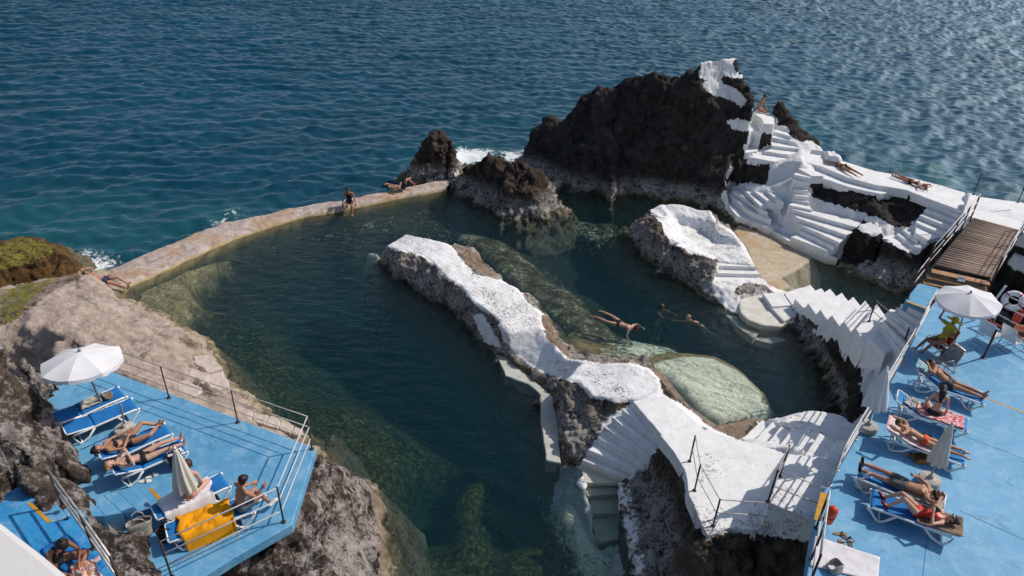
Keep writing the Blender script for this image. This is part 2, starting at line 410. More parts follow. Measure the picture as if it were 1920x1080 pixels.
M['ledge'] = concrete_mat('pale_wet_concrete', (.56, .56, .50), (.40, .41, .36), (.46, .42, .30))
M['ledgestone'] = concrete_mat('eroded_pale_stone', (.62, .54, .48), (.46, .38, .32), (.40, .30, .22))
M['yellow'] = plain('yellow_safety_paint', (.62, .30, .02), .6, .15)
M['chrome'] = plain('galvanised_pipe', (.55, .53, .50), .4, .2, metal=.3)
M['rustpipe'] = plain('dark_rusty_pipe', (.09, .055, .045), .6, .3)
M['redpipe'] = plain('maroon_painted_pipe', (.13, .022, .025), .5, .2)
M['whitepipe'] = plain('white_painted_pipe', (.62, .61, .60), .5, .1)
M['plastic'] = plain('white_plastic', (.78, .77, .75), .35, .05, bump=.05)
# ---------------------------------------------------------------- generic mesh pieces
def bm_obj(name, bm, mat, parent=None, smooth=False, bevel=0.0):
    bmesh.ops.recalc_face_normals(bm, faces=bm.faces)
    me = bpy.data.meshes.new(name); bm.to_mesh(me); bm.free()
    o = link(name, me, mat, parent, smooth)
    if bevel:
        md = o.modifiers.new('bevel', 'BEVEL'); md.width = bevel; md.segments = 2; md.limit_method = 'ANGLE'
    return o
def add_prism(bm, pts, z0, z1):
    """pts: ground plan corners; z0/z1 numbers"""
    a = [bm.verts.new((p[0], p[1], z0)) for p in pts]; b = [bm.verts.new((p[0], p[1], z1)) for p in pts]; n = len(pts)
    bm.faces.new(a[::-1]); bm.faces.new(b)
    for i in range(n): bm.faces.new((a[i], a[(i+1) % n], b[(i+1) % n], b[i]))
def add_box(bm, c, s, rz=0.0, ry=0.0, rx=0.0):
    m = Matrix.Translation(c) @ Matrix.Rotation(rz, 4, 'Z') @ Matrix.Rotation(ry, 4, 'Y') @ Matrix.Rotation(rx, 4, 'X') @ Matrix.Diagonal((*s, 1))
    bmesh.ops.create_cube(bm, size=1, matrix=m)
def add_tube(bm, pts, r, seg=8, caps=True, flat=1.0, closed=False):
    pts = [Vector(p) for p in pts]; rings = []; n = len(pts)
    rr = r if isinstance(r, (list, tuple)) else [r]*n
    for i, p in enumerate(pts):
        if closed: d = (pts[(i+1) % n]-pts[i-1]).normalized()
        else:
            a = (pts[i]-pts[i-1]).normalized() if i else (pts[1]-pts[0]).normalized()
            b = (pts[i+1]-pts[i]).normalized() if i < n-1 else a
            d = (a+b).normalized() if (a+b).length > 1e-6 else a
        up = Vector((0, 0, 1)) if abs(d.z) < .95 else Vector((1, 0, 0))
        s = d.cross(up).normalized(); t = s.cross(d).normalized()
        rings.append([bm.verts.new(p+(s*math.cos(2*math.pi*k/seg)+t*math.sin(2*math.pi*k/seg)*flat)*rr[i]) for k in range(seg)])
    for a, b in (zip(rings, rings[1:]+[rings[0]]) if closed else zip(rings[:-1], rings[1:])):
        for k in range(seg): bm.faces.new((a[k], a[(k+1) % seg], b[(k+1) % seg], b[k]))
    if caps and not closed: bm.faces.new(rings[0][::-1]); bm.faces.new(rings[-1])
def add_lathe(bm, prof, c=(0, 0, 0), seg=20, rot=None):
    rings = []
    for r, z in prof:
        ring = [Vector((r*math.cos(2*math.pi*k/seg), r*math.sin(2*math.pi*k/seg), z)) for k in range(seg)]
        if rot: ring = [rot @ v for v in ring]
        rings.append([bm.verts.new(v+Vector(c)) for v in ring])
    for a, b in zip(rings[:-1], rings[1:]):
        for k in range(seg): bm.faces.new((a[k], a[(k+1) % seg], b[(k+1) % seg], b[k]))
    bm.faces.new(rings[0][::-1]); bm.faces.new(rings[-1])
def subdiv_poly(pts, step):
    out = []
    n = len(pts)
    for i in range(n):
        a, b = Vector(pts[i][:2]), Vector(pts[(i+1) % n][:2]); k = max(1, int((b-a).length/step))
        out += [a.lerp(b, j/k) for j in range(k)]
    return out

# ================================================================ THE TERRAIN
def near_back(p, dy, z=-.3, dx=0): return (p[0], p[1], p[2], dx, dy, z)


# ---- pointed rock standing on the sea wall
hf = HF([(752,334,0),(775,345,0),(815,342,0),(850,335,0),(864,322,0),(862,300,.1,.3,.8,-.2),(840,262,2,0,1.4,-.3),(790,285,1.4,-.4,1.2,-.3),(757,322,.2,-.4,.6,-.3)],
        [[(765,322,.6),(785,290,1.3),(800,262,1.9),(812,249,2.25),(830,248,2.3),(856,264,2.1),(858,290,1.3),(860,312,.6)],
         [(780,325,.5),(800,318,.8),(830,318,.8),(850,318,.5)],[(800,285,1.6),(815,275,1.9),(845,280,1.7)]], res=.05, skirt=1)
hf.paint_on([(790,340),(815,344),(862,330),(862,318),(820,328)], .45)
o = hf.build(M['islet'], amp=.34, freq=1.1, seed=3, crag=1.0)
tag(o, 'tall pointed dark rock rising behind the far end of the sea wall', 'rock'); o.name = 'sea_rock'
# ---- broad rock at the sea wall
hf = HF([(832,345,0),(850,358,0),(870,366,0),(905,388,0),(950,404,0),(1000,414,0),(1050,410,0),(1072,398,0),(1050,385,0),(1035,362,.1),(1022,325,1,0.3,.8,-.2),(960,300,1.9,0,1.5,-.3),(905,291,2,-.3,1.6,-.3),(860,312,.8,-.3,.8,-.3)],
        [[(858,325,.8),(880,302,1.6),(905,291,2.1),(930,290,2.1),(958,302,2.0),(980,306,2.0),(1002,318,1.9),(1015,340,1.4),(1024,365,.7),(1034,385,.25),(1060,397,.12)],
         [(870,345,.7),(900,352,1.1),(930,345,1.5),(960,350,1.4),(1000,362,1.2),(1010,380,.7)],
         [(905,370,.45),(940,385,.5),(985,395,.45)]], res=.055, skirt=1.2)
o = hf.build(M['islet'], amp=.46, freq=1.15, seed=11, crag=1.0)
tag(o, 'broad low dark rock with a white salt skirt between the pointed rock and the headland', 'rock'); o.name = 'sea_rock'

# ---- the headland with its painted steps
HS = []
hf = HF([(972,300,0),(985,325,0),(1020,338,0),(1055,347,0),(1075,358,0),(1130,364,0),(1200,368,0),(1270,375,0),(1330,388,0),(1365,402,.0),(1390,418,.1),(1440,436,.1),(1480,458,.1),(1520,472,.1),(1562,484,.1),(1575,500,0),(1620,522,0),(1680,548,0),(1760,535,0),(1850,560,0),(2060,640,0),(2160,470,0,3,0),
         (2020,400,3.1,1,1,-.4),(1815,362,3.0,.5,1,-.4),(1640,317,2.8,.3,1,-.4),(1575,283,3.1,.4,1,-.4),(1530,262,2.9,.5,.6,-.4),(1465,195,4.3,.8,.6,-.3),(1415,140,6,1.4,1.5,-.3),(1385,100,6.9,1,2.5,-.3),(1310,105,6.9,0,3,-.3),(1200,132,5.9,0,2.5,-.3),(1115,162,4.6,-.2,2.2,-.3),(1062,218,3.2,-.2,1.8,-.3),(1020,222,2.6,-.4,1.5,-.3),(992,255,1.4,-.6,.9,-.3)],
        [ # skyline
         [(985,290,.8),(1000,250,2.0),(1022,224,2.6),(1050,230,2.7),(1062,222,3.1),(1080,190,4.1),(1118,162,4.8),(1150,157,5.0),(1190,137,5.8),(1215,134,5.9),(1240,143,5.8),(1285,137,6.0),(1312,138,6.2),(1314,110,6.85),(1350,105,6.95),(1383,103,6.95),(1392,125,6.4),(1405,150,5.9),(1410,185,5.2)],
         [(1060,330,.8),(1130,338,.9),(1200,340,1.0),(1270,343,1.0),(1330,352,1.0),(1352,362,.9)],
         [(1030,310,.8),(1040,280,1.6),(1090,290,1.9),(1150,300,1.9),(1220,310,1.9),(1300,318,1.9),(1350,330,1.6)],
         [(1070,245,2.7),(1120,230,3.3),(1190,220,3.8),(1260,225,3.9),(1330,240,3.6),(1390,265,3.1)],
         [(1110,190,4.1),(1160,180,4.6),(1230,172,5.1),(1300,175,5.3),(1310,150,5.9),(1385,145,5.9)],
         # shoulder with the ledge where the bather sits, down to the steps
         [(1310,155,5.6),(1345,175,4.9),(1385,200,4.2)],
         [(1385,205,4.1),(1400,212,4.0),(1440,215,4.0),(1459,192,4.5),(1462,215,4.0)],
         [(1365,228,3.5),(1400,222,3.6),(1450,232,3.5)],[(1365,240,3.2),(1400,250,3.1),(1445,252,3.1)],
         [(1395,262,2.75),(1445,262,2.95),(1450,275,2.75),(1430,285,2.5)],
         [(1478,236,3.6),(1500,240,3.5),(1524,262,3.1)],[(1450,240,3.4),(1480,255,3.2),(1500,280,2.9)],
         [(1400,270,2.55),(1400,300,2.2),(1450,308,2.3)],[(1445,312,2.3),(1443,342,1.6),(1400,345,1.4),(1360,358,1.0)],
         # upper terrace and its dark cliff
         [(1520,290,2.85),(1560,285,3.1),(1578,300,2.8),(1640,320,2.75),(1700,332,2.75),(1760,347,2.8),(1815,364,2.9)],
         [(1522,327,2.5),(1560,338,2.5),(1590,349,2.5),(1620,355,2.5),(1650,362,2.5),(1690,357,2.5),(1737,376,2.5)],
         [(1522,362,1.8),(1560,382,1.75),(1600,396,1.7),(1640,408,1.7),(1690,426,1.7),(1715,420,1.8),(1735,395,2.2)],
         [(1444,424,.35),(1500,405,1.0),(1560,400,1.35),(1610,412,1.4),(1590,445,1.0),(1575,478,.3)],
         [(1450,365,1.5),(1480,380,1.35),(1505,345,2.2),(1500,300,2.9)],
         [(1640,440,1.5),(1680,440,1.6),(1710,470,1.5),(1745,455,1.7),(1766,440,2.3)],
         [(1600,455,.6),(1640,470,.8),(1600,475,.4)],
         [(1660,465,1.3),(1712,478,1.35),(1742,462,1.5)],[(1640,500,.5),(1700,510,.5),(1750,500,.6)],
         [(1796,402,2.7),(1815,400,3.0),(1826,408,3.1),(1912,430,3.1),(2030,460,3.1)],[(1815,366,3.05),(1920,380,3.1),(2050,410,3.1)],
         [(1820,440,1.5),(1860,500,.6),(1960,520,.8)],[(1766,447,1.8),(1800,450,1.4)]],
        res=.065, skirt=1.3, step=.4)
W = 1.0
# painted ledges on the summit
hf.paint_on([(1309,140),(1316,106),(1350,102),(1385,101),(1383,112),(1372,118),(1380,132),(1396,140),(1392,147),(1356,144),(1340,150),(1318,150)], W, amp=.35)
hf.paint_on([(1312,158),(1335,148),(1352,150),(1362,160),(1380,165),(1395,180),(1399,195),(1388,202),(1375,190),(1345,180),(1325,172)], W, amp=.3)
hf.paint_on([(1408,208),(1420,205),(1440,212),(1452,215),(1458,230),(1448,250),(1430,250),(1400,246),(1378,244),(1362,232),(1363,226),(1385,222),(1410,228),(1425,232),(1428,222)], W, amp=.2)
# everything painted right of the dark face
hf.paint_on([(1450,232),(1468,236),(1480,243),(1478,258),(1500,265),(1524,265),(1545,280),(1565,280),(1582,292),(1585,300),(1640,316),(1700,328),(1815,360),(1960,375),(2080,420),(2060,470),(1912,434),(1826,412),(1815,404),(1800,432),(1766,447),(1745,458),(1720,472),(1700,470),(1662,452),(1640,440),(1652,425),(1610,410),(1596,440),(1576,484),(1560,484),(1520,472),(1480,459),(1440,437),(1388,416),(1366,402),(1353,370),(1358,358),(1380,348),(1402,342),(1432,345),(1441,340),(1443,310),(1415,304),(1398,296),(1394,284),(1394,272),(1410,266),(1422,272),(1425,279),(1445,270),(1447,255)], W, amp=.35)
# dark cliff left bare under the terrace
hf.paint_on([(1522,334),(1532,331),(1560,340),(1590,352),(1622,356),(1650,364),(1668,356),(1700,357),(1725,366),(1739,378),(1737,394),(1720,410),(1698,428),(1680,424),(1640,408),(1600,396),(1570,384),(1545,378),(1525,368),(1520,350)], 0, amp=.8)
hf.paint_on([(1476,236),(1490,234),(1505,240),(1522,256),(1520,264),(1500,264),(1482,256)], 0, amp=.8)
hf.paint_on([(1642,438),(1662,430),(1720,440),(1745,455),(1720,474),(1700,472),(1662,454)], W, amp=.08)
# upper terrace
hf.flat([(1520,288),(1556,293),(1578,301),(1640,320),(1700,331),(1760,346),(1810,361),(1806,396),(1745,374),(1700,356),(1640,346),(1590,333),(1540,312),(1505,303)], 2.78, W, 1, .2, thick=.42, bev=.04)
hf.flat([(1540,312),(1590,336),(1640,348),(1700,359),(1741,374),(1737,378),(1690,357),(1650,363),(1620,357),(1590,350),(1545,335),(1520,325)], 2.55, W, 2, .2, thick=.3, bev=.04)
hf.flat([(1545,280),(1565,283),(1577,292),(1575,300),(1553,293)], 3.1, W, 1, .4)
hf.flat([(1817,366),(1920,380),(2040,405),(2060,470),(1990,456),(1912,434),(1826,410),(1806,398)], 3.2, W, 3, .1, thick=.6, name='bridge_landing')
# stairs right of the recess
hf.stairs([[(1752,376),(1806,396)],[(1745,382),(1799,404)],[(1734,392),(1795,415)],[(1724,403),(1790,430)],[(1717,417),(1770,440)]], [2.78,2.6,2.4,2.2,2.0], W, 3)
hf.flat([(1717,417),(1770,442),(1740,450),(1716,436)], 1.85, W, 4, thick=.3)
hf.stairs([[(1712,424),(1728,444)],[(1692,430),(1722,453)],[(1680,438),(1716,464)]], [1.8,1.62,1.45], W, 3)
hf.flat([(1645,444),(1680,438),(1716,466),(1700,471),(1665,455)], 1.3, W, 5, thick=.3)
# upper flight
U = [[(1452,236),(1478,243)],[(1451,246),(1484,256)],[(1447,257),(1492,266)],[(1447,273),(1500,279)],[(1431,283),(1478,290)],[(1402,294),(1452,303)]]
hf.stairs(U, [3.5,3.34,3.16,2.95,2.78,2.6], W, 4)
hf.flat([(1396,286),(1400,272),(1412,267),(1423,274),(1420,283)], 2.62, W, 6, thick=.3)
hf.flat([(1363,229),(1392,224),(1425,234),(1450,238),(1449,248),(1430,249),(1400,244),(1380,242)], 3.42, W, 7, thick=.28)
hf.flat([(1410,210),(1425,204),(1442,212),(1452,222),(1452,233),(1432,232),(1428,222)], 3.9, W, 8, thick=.4)
# narrow middle flight
Mf = [[(1492,316),(1524,326)],[(1488,327),(1518,333)],[(1487,337),(1518,341)],[(1487,345),(1516,349)],[(1488,356),(1515,358)],[(1490,366),(1517,369)],[(1489,374),(1519,380)],[(1478,384),(1524,394)]]
hf.stairs(Mf, [2.85,2.65,2.45,2.25,2.05,1.85,1.65,1.5], W, 5)
hf.stairs([[(1500,308),(1526,322)],[(1520,316),(1545,330)]], [2.9,2.7], W, 5)
# lower right flight, long treads down to the beige patio
Lr = [[(1500,385),(1620,408)],[(1484,392),(1606,426)],[(1495,408),(1588,441)],[(1501,421),(1574,455)],[(1500,432),(1564,463)],[(1482,444),(1554,471)],[(1445,430),(1572,484)]]
hf.stairs(Lr, [1.55,1.38,1.18,.98,.78,.58,.36], W, 6)
# left fan of steps
Lf = [[(1462,362),(1470,374)],[(1438,358),(1456,374)],[(1411,356),(1440,378)],[(1392,352),(1425,386)],[(1374,357),(1440,398)],[(1366,363),(1400,393),(1447,413)],[(1353,368),(1380,404),(1447,428)]]
hf.stairs(Lf[:5], [1.65,1.5,1.32,1.14,.96], W, 7)
hf.flat([(1374,357),(1440,398),(1447,413),(1400,393),(1366,363)], .72, W, 9, thick=.4)
hf.flat([(1366,363),(1400,393),(1447,413),(1470,426),(1447,430),(1380,404),(1353,368)], .42, W, 10, thick=.6)
HEAD = hf
o = hf.build(M['head'], amp=.50, freq=.7, seed=20, crag=.5, octv=6, crk=.62, names=('headland_rock',))
tag(o, 'big black basalt headland with whitewashed steps and terraces reaching out into the sea', 'rock headland')
# bare black stack in front of the headland steps, its white cap
hf = HF([(1576,488,0),(1600,508,0),(1640,520,0),(1668,510,0),(1680,480,.4),(1660,440,1.2,.3,.3,.9),(1620,410,1.6,.2,.6,1.0),(1588,432,1,0,.4,.6)],
        [[(1590,442,1.0),(1608,420,1.75),(1632,415,1.85),(1652,425,1.8),(1655,438,1.6),(1630,437,1.7),(1608,432,1.6)],[(1600,470,.8),(1640,470,.9),(1662,460,.9)]], res=.05, skirt=.8)
hf.paint_on([(1609,430),(1610,410),(1634,404),(1660,414),(1662,436),(1640,442),(1622,438)], W, amp=.15)
o = hf.build(M['black'], amp=.16, freq=1.5, seed=8)
tag(o, 'small black rock with a white painted cap standing in the dark corner below the bridge', 'rock'); o.name = 'capped_rock'

# ---- basin islet
hf = HF([(1168,430,0),(1178,452,0),(1196,476,0),(1222,496,0),(1262,515,0),(1300,540,0),(1330,562,0),(1358,580,0),(1385,598,0),(1425,612,0),(1465,618,0),(1490,606,.1),(1500,580,.3),(1470,560,.3),(1450,540,.25),(1426,520,.25),(1412,495,.2),(1398,462,.2),(1372,432,.3),(1345,400,.9,.1,.5,-.2),(1300,383,1.3,0,.7,-.3),(1250,379,1.4,-.1,.7,-.3),(1210,393,1.2,-.4,.5,-.3),(1180,412,.3,-.2,.3,-.2)],
        [[(1180,422,.5),(1195,418,.75),(1216,395,1.3),(1240,384,1.45),(1280,384,1.5),(1330,396,1.4),(1342,418,1.3),(1372,436,1.25),(1392,462,1.1),(1400,480,.95)],
         [(1200,440,.7),(1225,436,1.15),(1250,455,1.3),(1290,470,1.2),(1330,482,1.1),(1344,488,.9)],
         [(1235,420,1.35),(1262,402,1.2),(1325,412,1.2),(1350,440,1.15)],[(1275,422,.78),(1315,432,.74),(1340,455,.76),(1305,455,.78),(1278,438,.8)],[(1252,446,1.15),(1290,462,1.1),(1335,476,1.02)],
         [(1220,470,.5),(1270,495,.55),(1320,515,.6),(1335,530,.5)],
         [(1345,500,.85),(1415,500,.85)],[(1338,520,.65),(1430,520,.6)],[(1340,540,.5),(1440,545,.45)],[(1362,575,.35),(1385,590,.25)],[(1400,600,.18),(1460,610,.18),(1485,598,.2)]], res=.045, skirt=1.0)
hf.paint_on([(1216,392),(1240,380),(1280,378),(1330,392),(1344,416),(1374,432),(1396,460),(1414,492),(1428,518),(1448,540),(1465,545),(1500,575),(1492,604),(1462,614),(1430,612),(1400,602),(1390,590),(1372,585),(1352,572),(1338,548),(1332,536),(1343,510),(1346,488),(1325,484),(1295,474),(1258,456),(1246,440),(1240,420),(1222,402)], W, amp=.3)
hf.paint_on([(1385,535),(1400,530),(1440,535),(1442,548),(1420,555),(1400,550),(1385,556),(1376,545)], 0, 'paint')
hf.stairs([[(1347,486),(1412,492)],[(1345,498),(1420,500)],[(1342,512),(1426,514)],[(1338,530),(1436,526)]], [1.0,.82,.64,.48], W, 1)
hf.flat([(1386,560),(1440,548),(1465,560),(1490,580),(1488,600),(1462,612),(1430,610),(1402,600),(1388,585)], .22, W, 1, .15, thick=.5, wob=.05, bev=.06)
hf.stairs([[(1432,548),(1470,545)],[(1448,575),(1486,572)],[(1470,602),(1494,592)]], [.5,.42,.34], W, 0)
hf.flat([(1360,590),(1392,594),(1430,618),(1412,634),(1385,614)], -.10, 0, 21, .05, thick=.3, name='ledge', mat=M['ledge'])
hf.flat([(1430,620),(1476,637),(1444,644),(1412,635)], -.26, 0, 22, .05, thick=.3, name='ledge', mat=M['ledge'])
o = hf.build(M['ridge'], amp=.26, freq=1.3, seed=33, names=('basin_rock',))
tag(o, 'low rock islet with a whitewashed basin on top, right of the middle pool', 'rock islet')

# ---- beige patio and the painted sawtooth staircase up to the right deck
hf = HF([(1388,420,.07),(1440,438,.07),(1480,460,.07),(1528,478,.07),(1500,500,.07),(1462,520,.07),(1480,535,.07),(1452,545,.07),(1425,520,.07),(1410,492,.07),(1396,462,.07),(1376,436,.07)],
        [[(1400,440,.10),(1430,480,.10),(1440,520,.10)],[(1430,445,.10),(1490,475,.10)]], res=.06, skirt=1.2, slope=.8)
hf.sand[:] = 0
o = hf.build(M['patio'], amp=.02, freq=1.5, seed=5); o.name = 'patio'
tag(o, kind='structure')
# rock under the sawtooth staircase, pool side
hf = HF([(1430,528,.2),(1462,560,.2),(1490,600,0),(1490,618,0),(1525,640,0),(1552,668,0),(1572,715,0),(1582,765,0),(1575,800,0),(1600,860,1.5),(1650,840,3.2),(1700,760,3.2),(1740,690,3.2),(1790,600,3.2),(1745,560,3.2,0,.6,0),(1700,556,3.3,0,.6,-.2),(1650,570,2.0,.2,.5,-.2),(1600,556,1.1,.1,.5,-.2),(1550,540,.8,.1,.4,-.1),(1490,530,.5,0,.3,-.1)],
        [[(1450,545,.45),(1500,556,.6),(1560,566,1.0),(1620,585,1.7),(1650,590,2.0),(1700,585,3.0)],
         [(1492,590,.35),(1540,615,.75),(1590,640,1.2),(1620,655,1.9),(1640,640,2.1),(1680,660,2.6)],
         [(1530,632,.4),(1570,660,.6),(1592,700,.8),(1605,740,1.0),(1612,770,1.4)],
         [(1628,660,2.1),(1624,700,2.2),(1618,735,2.2),(1632,770,2.3),(1612,800,2.3)],
         [(1600,664,1.3),(1608,700,1.4),(1604,735,1.5)]], res=.055, skirt=1.0)
hf.paint_on([(1438,528),(1500,540),(1555,542),(1600,556),(1650,568),(1700,556),(1745,566),(1720,620),(1690,690),(1640,770),(1612,810),(1596,800),(1610,780),(1632,775),(1618,745),(1612,730),(1618,700),(1626,670),(1630,660),(1606,662),(1570,636),(1540,612),(1505,592),(1475,572),(1450,556)], W, amp=.2)
saw = [(1470,549),(1490,560),(1514,568),(1537,580),(1560,591),(1583,604),(1605,616),(1627,632)]
sawr = [(1520,534),(1540,540),(1556,541),(1578,548),(1600,556),(1622,563),(1645,570),(1668,578)]
zs = [.46,.78,1.10,1.42,1.74,2.06,2.38,2.7]
ns = [[a, b] for a, b in zip(saw, sawr)]
hf.stairs([ns[7][:]]+ns[::-1][1:], [2.7]+zs[::-1][1:], W, 1, .05, thick=1.0, bev=.02, wob=.02)
# rebuilt below as landings: each tread keeps the height of its upper nose
hf.flat([(1627,632),(1668,578),(1700,585),(1690,645),(1660,665)], 2.7, W, 1, .05, thick=1.6, name='landing')
hf.stairs([[(1699,562),(1738,577)],[(1689,568),(1732,590)],[(1680,575),(1725,604)],[(1671,583),(1718,618)],[(1663,592),(1710,634)],[(1656,600),(1700,650)],[(1650,608),(1690,662)]], [4.0,3.83,3.65,3.47,3.28,3.1,2.9], W, 2, .05, thick=1.2)
SAW = hf
o = hf.build(M['basalt'], amp=.26, freq=1.3, seed=41, names=('pool_side_rock',))
tag(o, 'dark rock flank with a whitewashed sawtooth staircase climbing to the right hand blue deck', 'rock')

# ---- central ridge, curved stairs and white terrace
hf = HF([(722,468,0),(720,490,0),(738,516,0),(768,538,0),(805,560,0),(838,570,0),(862,594,0),(884,622,0),(905,643,0),(928,660,0),(960,690,0),(1000,710,0),(1035,742,0),(1044,790,0),(1050,850,0),(1085,870,0),(1095,905,.1),(1103,930,-.1),(1110,1000,-.5),(1130,1040,-.8),(1165,1010,-.2),(1185,1060,0),(1200,1110,0),(1230,1200,0),(1700,1250,0),(1720,1000,2.2),(1640,850,3.0),(1610,790,2.0),(1575,765,1.6,0,.6,-.2),(1520,765,1.6,0,.4,-.2),(1465,780,1.3,0,.3,-.2),(1400,783,.1),(1345,797,.1),(1300,768,.1),(1262,725,.1),(1235,690,.1),(1205,668,.1),(1150,672,.1),(1105,668,.0),(1062,645,0),(1040,605,0),(1000,560,0),(960,540,0),(920,508,0),(882,465,.2),(840,452,.4,0,.3,-.2),(800,442,1,0,.5,-.3),(762,436,1,0,.5,-.3),(740,440,.9,-.3,.4,-.3),(722,455,.5,-.3,.2,-.2)],
        [ # front edge of the painted crest
         [(724,462,.8),(745,467,.95),(790,474,1.05),(815,492,1.1),(838,520,1.05),(866,536,1.05),(884,560,1.05),(908,578,1.05),(936,600,1.05),(945,628,1.0),(968,660,1.0),(1000,688,1.0),(1040,706,1.1),(1088,712,1.3),(1112,742,1.35),(1190,750,1.5)],
         [(728,480,.55),(745,497,.6),(780,508,.7),(820,530,.6),(850,550,.55),(880,590,.5),(905,612,.5)],
         # back edge
         [(762,439,1.0),(800,446,1.1),(842,458,1.1),(858,478,1.05),(890,512,1.0),(932,526,1.0),(970,540,1.0),(990,568,1.0),(1015,588,1.0),(1014,612,1.0),(1030,640,.95),(1062,668,1.0),(1110,682,1.2),(1180,682,1.5),(1215,692,1.55),(1236,712,1.5),(1240,740,1.5)],
         [(870,476,.55),(905,506,.5),(950,532,.55),(1000,572,.6),(1028,600,.55),(1048,640,.45)],
         [(1225,700,1.2),(1250,722,.8),(1290,762,.8),(1335,802,.8)],
         [(1215,745,1.65),(1250,742,1.5),(1290,780,1.7),(1320,808,1.9),(1345,812,2.0)],
         [(1250,815,2.0),(1285,880,2.2),(1322,1000,2.2),(1350,1002,2.2),(1424,992,2.2)],
         [(1250,800,1.95),(1310,830,2.1),(1420,840,2.2)],
         # cliff below the crest, above the curved stairs
         [(1050,720,1.0),(1052,780,.6),(1060,835,.4)],[(1100,745,1.2),(1120,770,1.0),(1145,775,1.1),(1180,760,1.3)],[(1090,790,.8),(1080,840,.4),(1125,800,.9)],
         # dark cliff under stairs and terrace
         [(1245,825,1.7),(1235,845,.9),(1210,890,.5),(1180,920,.3),(1172,960,.1),(1185,1010,.3),(1200,1060,.3)],
         [(1270,870,1.6),(1290,960,1.3),(1320,1012,1.6),(1420,1000,1.7)],[(1240,900,.8),(1255,980,.7),(1290,1060,.6),(1400,1080,.6),(1520,1080,.8)],
         [(1425,994,2.0),(1510,1015,2.0),(1525,1018,2.0)],[(1440,942,3.0),(1524,974,3.0),(1540,920,3.0)],
         [(1384,828,1.2),(1430,786,1.1)],[(1465,780,1.4),(1520,768,1.6),(1575,775,1.6),(1600,795,1.8)]],
        res=.05, skirt=1.0, step=.3)
top = [(722,462),(735,446),(762,436),(800,444),(845,456),(860,480),(888,512),(935,524),(973,538),(990,568),(1018,588),(1016,612),(1032,642),(1062,670),(1110,680),(1182,680),(1218,690),(1238,712),(1242,740),(1270,752),(1330,800),(1400,830),(1420,838),(1388,826),(1440,784),(1465,778),(1520,766),(1580,776),(1602,792),(1625,830),(1560,960),(1527,1016),(1424,1000),(1365,995),(1325,1008),(1318,1000),(1290,945),(1280,880),(1262,850),(1244,830),(1228,848),(1208,868),(1192,882),(1180,898),(1130,890),(1091,868),(1103,842),(1121,818),(1131,798),(1145,780),(1165,768),(1186,756),(1150,752),(1108,746),(1085,718),(1040,708),(1000,690),(966,664),(942,630),(934,602),(905,582),(882,562),(864,540),(836,524),(812,496),(788,478),(745,470)]
hf.paint_on(top, W, amp=.17)
hf.paint_on([(886,590),(905,588),(935,640),(938,652),(915,648),(900,620)], W, amp=.3)
hf.paint_on([(1218,690),(1240,712),(1330,800),(1345,806),(1335,792),(1262,722),(1235,690)], 0); hf.paint_on([(1222,694),(1240,712),(1300,775),(1345,808),(1400,826),(1385,790),(1345,797),(1300,768),(1262,722),(1235,690)], .9, 'sand', .2)
hf.paint_on([(1016,590),(1030,598),(1050,640),(1070,662),(1050,668),(1032,642),(1014,612)], .9, 'sand')
hf.paint_on([(845,456),(882,466),(935,520),(905,515),(870,490)], .8, 'sand')
# beige path beside the pale pool
hf.flat([(1345,797),(1432,780),(1390,826),(1378,818),(1340,808)], .95, 0, 0, .1, sand=1)
hf.flat([(1232,690),(1262,724),(1300,768),(1345,799),(1330,800),(1290,772),(1250,732),(1222,694)], .28, 0, 0, .3, sand=1)
hf.flat([(930,663),(948,668),(1000,712),(1036,742),(1046,792),(1052,868),(1024,862),(1016,800),(1012,738),(992,720),(948,704)], .05, 0, 11, .1, thick=.5, name='ledge', mat=M['ledge'], wob=.03)
# walkway strip and terrace
hf.flat([(1186,752),(1212,745),(1250,742),(1285,772),(1325,808),(1250,826),(1240,815)], 1.8, W, 7, .15, thick=.3, name='walkway')
hf.flat([(1238,815),(1325,806),(1420,834),(1486,852),(1478,852),(1458,894),(1424,994),(1365,990),(1328,1004),(1318,990),(1293,930),(1284,880),(1262,846)], 2.2, W, 1, .08, thick=.42)
# five steps rising behind the terrace
Rt = [[(1535,813),(1508,852)],[(1511,806),(1486,848)],[(1487,800),(1457,842)],[(1467,795),(1434,837)],[(1448,790),(1408,832)],[(1430,786),(1386,827)]]
hf.stairs(Rt, [2.3,2.06,1.82,1.58,1.34,1.10], W, 3, .08)
hf.flat([(1535,811),(1508,853),(1486,851),(1475,848),(1480,858),(1540,870),(1570,830)], 2.36, W, 8, .1, thick=.3)
hf.flat([(1462,788),(1478,776),(1520,768),(1560,774),(1590,788),(1612,800),(1640,830),(1600,860),(1560,860),(1535,850),(1538,813),(1512,806),(1488,799)], 1.72, W, 9, .2, thick=.5, bev=.08, wob=.05)
# raised slab by the deck
hf.flat([(1441,941),(1458,893),(1478,851),(1540,858),(1600,840),(1640,860),(1560,990),(1524,976)], 3.15, W, 2, .06, thick=1.05)
